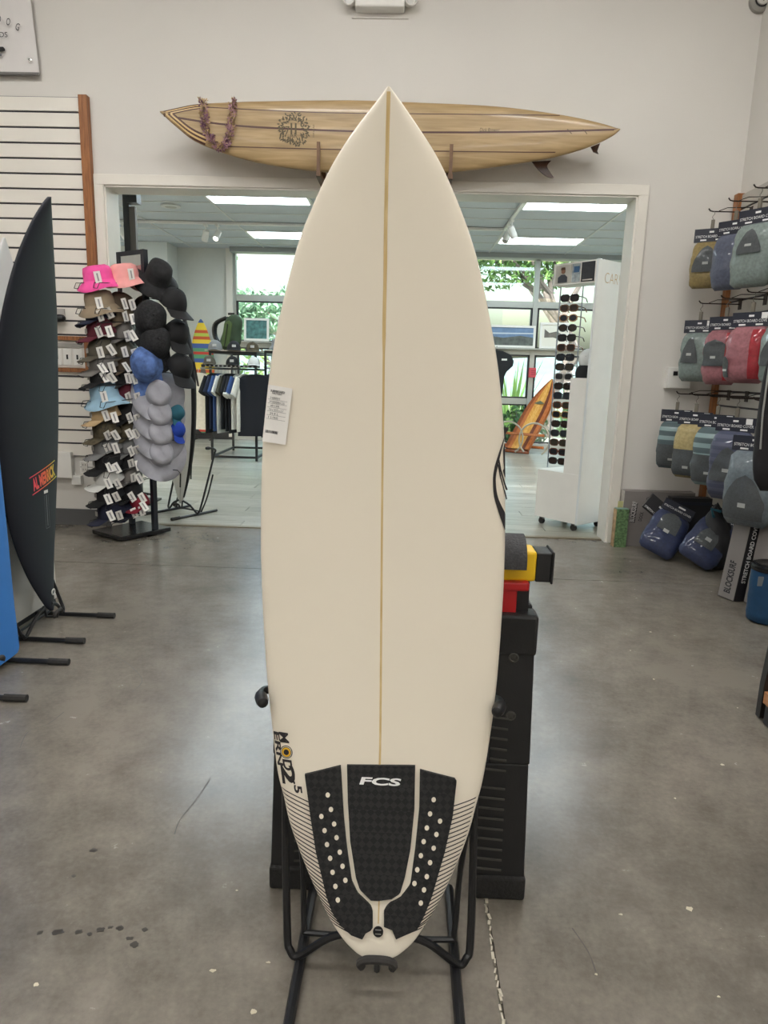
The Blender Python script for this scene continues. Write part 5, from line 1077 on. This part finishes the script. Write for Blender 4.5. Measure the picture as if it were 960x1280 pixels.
for k, (c, lb) in enumerate((('steel', 'grey patterned bucket hat on the second rack shelf'), ('white', 'pale patterned bucket hat in front on the second rack shelf'))):
    brimhat(lb, (-1.72+.1*k, 9.40-.17*k, 1.53-.0*k), 0, R(0), hc[c], .05, .05, ntag=0)
t = thing('crumpled_beanie', 'yellow and black knitted beanie lying at the shelf end', 'beanie', (-1.40, 9.42, 1.475), R(20))
MB().lathe([(.06, .0), (.075, .02), (.07, .08), (.04, .13), (.01, .14)], 16).build('crown', stripes('beanie_stripe', [(0, (228, 190, 40)), (.4, (30, 28, 30)), (.6, (200, 50, 70))], 0, 9), t, True); MB().lathe([(.066, -.001), (.078, .004), (.08, .03), (.07, .034)], 16).build('cuff', hc['red'], t, True)
# green backpack hung above the rack
t = thing('backpack', 'dark green backpack with black straps propped above the clothes rack', 'backpack', (-2.46, 9.72, 1.457), R(-14), None)
rg = []
for v in np.linspace(0, 1, 12):
    e = (1-abs(2*v-1)**4)**.5; rg.append([((.13-.04*v+.03*math.sin(v*PI))*(.45+.55*e)*(1+.12*math.sin(9*v))*math.copysign(abs(math.cos(a))**.7, math.cos(a))+.10*v, .1*(.3+.7*e)*math.sin(a), .48*v+.002) for a in np.linspace(0, 2*PI, 20, endpoint=False)])
bpm = M('pack_green', (52, 68, 44), .7, var=.2, vs=12); MB().loft(rg).build('body', bpm, t, True, sharp=80)
MB().prism([(-.06, .05), (.06, .05), (.12, .36), (.07, .40), (-.0, .36)], .1, .125, FACE_Y).build('front_pocket', M('pack_pocket', (70, 88, 46), .7), t, bevel=.01)
MB().tube([(-.0, -.13, .05), (.06, -.135, .35)], .006, 5).build('zip', blackm, t)
for s_ in (-1, 1): MB().tube(catmull([(-.12, .02*s_, .06), (-.21, .03*s_, .2), (-.19, .03*s_, .36), (-.02, .03*s_, .44)], 5), .02, 7).build('strap', blackm, t, True)
MB().box((.045, 0, .49), (.09, .02, .03)).build('handle', blackm, t)
# striped board in the corner
strp = stripes('rainbow_stripe', [(0, (66, 92, 156)), (.10, (86, 150, 108)), (.20, (196, 62, 46)), (.27, (86, 150, 108)), (.36, (66, 92, 156)), (.48, (232, 200, 56)), (.58, (204, 88, 44)), (.66, (190, 204, 84)), (.74, (204, 88, 44)), (.82, (232, 200, 56))], 2, 1.55, .6, off=.02)
f = [(0, .03), (.05, .08), (.2, .12), (.5, .165), (.85, .2), (1.15, .205), (1.4, .18), (1.65, .12), (1.82, .05), (1.88, .012)]
t, B5 = stand_board('surfboard', 'rainbow striped surfboard with a sketched figure standing by the far corner wall', (-3.45, 11.83, .02), 0, [(z+.1, 0, h) for z, h in f], lambda z: -.03, .05, strp)
brn = M('figure_print', (96, 84, 76), .7); B5.patch(lambda z: .02-.10*min(1, (1.28-z)*3), lambda z: .03+.08*min(1, (1.28-z)*3), .72, 1.27, 8, 4, .002).build('printed_figure', brn, t)
st = thing('board_easel', 'thin black floor easel under the rainbow striped board', 'stand', (-3.45, 11.84, 0))
for s_ in (-1, 1): MB().tube([(s_*.14, -.10, .0), (s_*.12, .06, .5)], .01, 6).build('leg', blackm, st); MB().tube([(s_*.14, -.16, .01), (s_*.14, .1, .01)], .012, 6).build('foot', blackm, st)
MB().tube([(-.135, -.07, .10), (.135, -.07, .10)], .01, 6).build('ledge', blackm, st)
# framed pictures along the window rails
struct(MB().box((-.0, 11.945, 1.665), (6.6, .11, .02)).build('trim_8', frm))
def framed(label, x, z, w_, h_, mats, fm_=whitep, y_=11.93, scene_=None):
    t = thing('framed_picture', label, 'picture', (x, y_, z), 0, None, rot=(R(-4), 0, 0)); b = .035
    for s_ in (-1, 1): MB().box((s_*(w_/2-b/2), 0, h_/2), (b, .025, h_)).build('frame_side', fm_, t)
    for z_ in (b/2, h_-b/2): MB().box((0, 0, z_), (w_-2*b, .025, b)).build('frame_rail', fm_, t)
    MB().box((0, .006, h_/2), (w_-2*b, .008, h_-2*b)).build('print', mats[0], t)
    for k, (m_, pl_) in enumerate(mats[1:]): MB().prism([((px-.5)*(w_-2*b), b+pz*(h_-2*b)) for px, pz in pl_], -.0015+.0005*k*-1, .0025+.0006*k, FACE_Y).build('painted_area', m_, t)
    return t
framed('white framed teal abstract picture on the left window rail', -2.55, 1.68, .42, .37, [M('art_teal', (74, 118, 116), .6, var=.5, vs=14)])
framed('white framed red picture beside the abstract on the window rail', -2.02, 1.68, .34, .42, [M('art_red', (196, 66, 60), .6, var=.2)])
framed('seascape canvas of blue water and rocks on the right window rail', 1.72, 1.68, .78, .36, [M('art_sea', (104, 128, 160), .6, var=.2, vs=9), (M('art_rock', (88, 92, 88), .6, var=.4, vs=12), [(0, 0), (1, 0), (1, .45), (.7, .55), (.3, .42), (0, .5)]), (M('art_sky', (196, 206, 214), .6), [(0, .62), (1, .66), (1, .72), (0, .7)])])
framed('dark blue canvas on the window rail beside the seascape', 1.12, 1.68, .34, .30, [M('art_navy', (52, 62, 92), .6, var=.2)])
framed('white framed charcoal landscape on the window rail past the mullion', 2.42, 1.68, .48, .42, [M('art_paper', (226, 222, 210), .6), (M('art_hill', (110, 104, 96), .6, var=.4, vs=10), [(.1, .4), (.45, .42), (.8, .3), (.9, .5), (.6, .7), (.3, .62), (.1, .8)])])
# black padded form by the window and red alarm box
t = thing('wetsuit_form', 'black flat padded form with a small white label hung at the window', 'display form', (1.63, 11.9, .86))
pl_ = [(-.28, .02), (-.02, .02), (.0, .35), (.03, .42), (.13, .52), (.14, .6), (.09, .70), (-.05, .76), (-.3, .78)]
MB().prism(pl_, -.03, .03, FACE_Y).build('form', M('neoprene', (26, 27, 30), .8), t, bevel=.012); MB().box((-.02, -.032, .62), (.09, .004, .03)).build('label_patch', paperm, t); MB().tube([(-.15, 0, .76), (-.15, .03, .86)], .006, 6).build('hanging_cord', blackm, t)
t = thing('alarm_pull_box', 'small red alarm box fixed to the window mullion', 'alarm box', (2.1, 11.985, 1.28)); MB().box((0, -.03, 0), (.12, .06, .16)).build('box', M('alarm_red', (204, 72, 84), .5), t, bevel=.008)
for z_ in (-.03, .0, .03): MB().box((.01, -.061, z_), (.07, .003, .008)).build('print_line', M('alarm_dark', (130, 30, 44), .6), t)
# ================================================================== WOODEN BOARD ROCKING CHAIR
wc = [wood('lam_%d' % k, a, b, (20, 20, 2), .2, coat=.8) for k, (a, b) in enumerate((((120, 60, 30), (150, 80, 40)), ((196, 134, 56), (222, 166, 84)), ((168, 92, 44), (190, 112, 58)), ((92, 46, 30), (116, 62, 40)), ((206, 150, 70), (230, 180, 100))))]
bc_ = thing('board_chair', 'glossy laminated wooden surfboard-shaped lounge chair by the far windows', 'chair', (1.80, 11.15, 0), R(-12))
d_ = Vector((.48, .32, 1.10)); base = Vector((0, 0, .07)); ux = Vector((.92, -.36, 0)).normalized(); dn = d_.normalized(); nrm = ux.cross(dn).normalized()
wid = lambda v: .205*(1-max(0, (v-.45)/.55)**2.2*.95)
for k in range(7):
    a, b = -1+2*k/7, -1+2*(k+1)/7; rg = []
    for v in np.linspace(0, 1, 14):
        c = base+d_*v-nrm*-.0+nrm*(.05*(v-.5)**2); th = .035
        rg.append([tuple(c+ux*wid(v)*q_+nrm*o_) for q_, o_ in ((a, -th), (b, -th), (b, th), (a, th))])
    MB().loft(rg).build('stave', wc[(0, 2, 1, 4, 1, 3, 2)[k]], bc_)
def P3(v, q_, o_): return base+d_*v+ux*q_+nrm*o_
MB().prism([(-.09, -.018), (0, -.03), (.09, -.018), (.0, .03)], 0, .003, Matrix(((ux.x, dn.x, -nrm.x, 0), (ux.y, dn.y, -nrm.y, 0), (ux.z, dn.z, -nrm.z, 0), (0, 0, 0, 1))) if False else Matrix.Translation(P3(.66, 0, .05 if nrm.y > 0 else .05)*1.0) @ Matrix(((ux.x, dn.x, nrm.x, 0), (ux.y, dn.y, nrm.y, 0), (ux.z, dn.z, nrm.z, 0), (0, 0, 0, 1)))).build('emblem', M('emblem_green', (84, 92, 70), .5), bc_)
hoopm = M('hoop', (176, 168, 150), .3, metal=.4)
for s_ in (-1, 1):
    ctr = Vector((.06, -.2, .26))+ux*(.22*s_); MB().tube([ctr+Vector((.26*math.cos(a)*.9, -.26*math.cos(a)*.35, .255*math.sin(a))) for a in np.linspace(-1.0, PI+.9, 22)], .014, 8).build('hoop', hoopm, bc_, True)
for z_, y_ in ((.33, -.16), (.11, .16)): MB().tube([Vector((.02, y_, z_))-ux*.3, Vector((.02, y_, z_))+ux*.42], .022, 8).build('cross_bar', wc[2], bc_, True)
MB().tube([Vector((0, .0, .035))-ux*.2, Vector((0, 0, .035))+ux*.2], .03, 8).build('cross_bar', wc[0], bc_, True)
# ================================================================== SUNGLASSES DISPLAY
cw = M('display_white', (224, 221, 214), .35, var=.01); cs = M('display_gloss', (216, 220, 220), .12, coat=.6)
CA = math.atan2(-.32, .267)        # along the left face towards the near corner
cd = thing('sunglasses_display', 'tall white wheeled sunglasses display tower standing beyond the right jamb', 'display stand', (1.40, 5.53, 0), CA)
# local: near corner at origin, left face runs along -x, depth along +y
MB().box((-.21, .21, .27), (.42, .42, .40)).build('lower_cabinet', cw, cd)
MB().box((-.085, .21, .85), (.15, .41, .765)).build('side_cabinet', cw, cd)
MB().box((.012, .21, 1.09), (.022, .44, 2.05)).build('tall_panel', cs, cd, bevel=.004)
MB().box((-.09, .38, 1.59), (.16, .04, 1.04)).build('back_panel', M('panel_taupe', (112, 106, 100), .6), cd)
hd = MB().box((-.215, .12, 2.035), (.42, .18, .165)).build('header_box', cw, cd)
ph = [M('photo_a', (196, 190, 180), .5), M('photo_hair', (84, 60, 40), .7), M('photo_skin', (150, 108, 84), .6), M('photo_shirt', (58, 60, 68), .7), M('photo_dark', (34, 34, 38), .5, var=.3, vs=40)]
MB().box((-.325, .0275, 2.035), (.15, .004, .135)).build('poster', ph[0], hd); MB().prism([(-.375, 1.97), (-.285, 1.97), (-.285, 2.01), (-.31, 2.03), (-.345, 2.03), (-.375, 2.01)], -.0245, -.023, FACE_Y).build('poster_shape', ph[3], hd); MB().lathe([(.02, 0), (.02, .002), (.002, .002)], 14, Matrix.Translation((-.327, .0255, 2.055)) @ FACE_Y).build('poster_shape', ph[2], hd); MB().prism([(-.35, 2.065), (-.305, 2.065), (-.31, 2.085), (-.345, 2.085)], -.0225, -.0215, FACE_Y).build('poster_shape', ph[1], hd)
MB().box((-.205, .0275, 2.035), (.075, .004, .135)).build('poster', M('photo_b', (150, 158, 160), .5, var=.4, vs=30), hd); MB().box((-.2, .0245, 2.06), (.05, .003, .045)).build('poster_shape', M('photo_screen', (50, 84, 120), .4), hd); MB().box((-.095, .0275, 2.035), (.12, .004, .145)).build('poster', ph[4], hd); MB().box((-.095, .0245, 1.975), (.09, .003, .008)).build('poster_shape', ph[0], hd)
text('lettering', 'CARVE', .27, .075, M('letters_sand', (170, 140, 96), .6), cd, flat(Matrix.Translation((.0245, .215, 1.985)) @ Matrix.Rotation(R(90), 4, 'Z') @ FACE_Y), bold=-.02)
for x, y_ in ((-.38, .05), (-.05, .05), (-.05, .37), (-.38, .37)):
    c_ = MB().box((x, y_, .058), (.04, .02, .03)).build('caster', M('caster_grey', (110, 110, 108), .4, metal=.5), cd); MB().lathe([(.012, -.011), (.026, -.011), (.027, 0), (.026, .011), (.012, .011)], 14, Matrix.Translation((x, y_, .0275)) @ FACE_Y).build('wheel', rubber, c_, True)
acr = glassmat('acrylic', (225, 236, 240))
MB().tube([(-.235, .17, .48), (-.235, .17, 1.95)], .005, 6).build('rack_post', M('post_steel', (160, 170, 180), .25, metal=.8), cd)
MB().tube([(-.40, .1, .48), (-.40, .1, 1.95)], .006, 6).build('rack_post', M('post_steel', (160, 170, 180), .25, metal=.8), cd)
cc = math.cos(CA); sc_ = math.sin(CA)
def dl(x, y_, z): return (1.40+x*cc-y_*sc_, 5.53+x*sc_+y_*cc, z)
gl = [('black', (20, 20, 22)), ('tortoise', (104, 76, 50)), ('honey', (150, 116, 80)), ('black round', (24, 24, 26)), ('black', (18, 18, 20)), ('brown', (96, 62, 44)), ('glossy black', (16, 16, 18)), ('matt black', (28, 28, 30)), ('clear grey', (150, 146, 142)), ('dark green', (34, 40, 28)), ('charcoal', (44, 46, 50)), ('chestnut', (112, 62, 34)), ('amber', (146, 110, 52)), ('black', (22, 22, 24)), ('dark grey', (54, 50, 48)), ('mottled brown', (82, 56, 40)), ('rust brown', (90, 46, 30)), ('black', (18, 18, 20))]
for k in range(18):
    z = 1.86-k*.0775; nm, rgb = gl[k]; fmat = M('frame_%d' % k, rgb, .25); lm = M('lens_%d' % (k % 4), ((20, 20, 24), (40, 30, 24), (28, 34, 40), (46, 40, 30))[k % 4], .08)
    t = thing('sunglasses', '%s sunglasses, %s pair from the top of the white display tower' % (nm, ordn[k]), 'sunglasses', dl(-.315, .115, z), CA+R(12)); t.scale = (1.2, 1.2, 1.2)
    for s_ in (-1, 1):
        T = Matrix.Translation((s_*.034, 0, 0)) @ FACE_Y; rnd_ = (k in (2, 3))
        o = [(.029*math.copysign(abs(math.cos(a))**(1 if rnd_ else .6), math.cos(a)), .022*math.copysign(abs(math.sin(a))**(1 if rnd_ else .7), math.sin(a))) for a in np.linspace(0, 2*PI, 16, endpoint=False)]
        MB().tube([T @ Vector((x, y_, 0)) for x, y_ in o], .0042, 5, True).build('rim', fmat, t, True); MB().prism(o, -.001, .001, T).build('lens', lm, t)
        MB().tube([(s_*.064, 0, .008), (s_*.067, .05, .008), (s_*.066, .11, .004), (s_*.064, .14, -.018)], .0036, 5).build('temple', fmat, t)
    MB().tube([(-.009, 0, .006), (0, -.003, .01), (.009, 0, .006)], .0036, 5).build('bridge', fmat, t)
    MB().box((-.315, .15, z-.012), (.12, .012, .006)).build('nose_peg', acr, cd)
# caps and a surf toy stacked inside the tower
cap('pale grey cap stacked inside the sunglasses tower', dl(-.17, .24, 1.37), CA+R(20), R(70), hc['white'], ntag=0, s=.95)
cap('black cap leaning on the grey one inside the sunglasses tower', dl(-.15, .20, 1.24), CA+R(-30), R(20), hc['black'], ntag=0, s=.95)
t = thing('rolled_towel', 'bright striped rolled towels standing in the sunglasses tower', 'towel', dl(-.09, .27, 1.24), CA)
MB().tube(catmull([(-.05, 0, 0), (-.04, 0, .2), (0, 0, .35), (.05, 0, .40)], 4), .035, 10).build('roll', stripes('towel_stripe', [(0, (232, 196, 60)), (.3, (70, 110, 90)), (.55, (196, 70, 60)), (.8, (232, 230, 226))], 0, 24), t, True); MB().tube([(.03, .03, 0), (.04, .03, .42)], .03, 10).build('inner_roll', M('towel_teal', (70, 110, 120), .9, var=.5, vs=30), t, True)
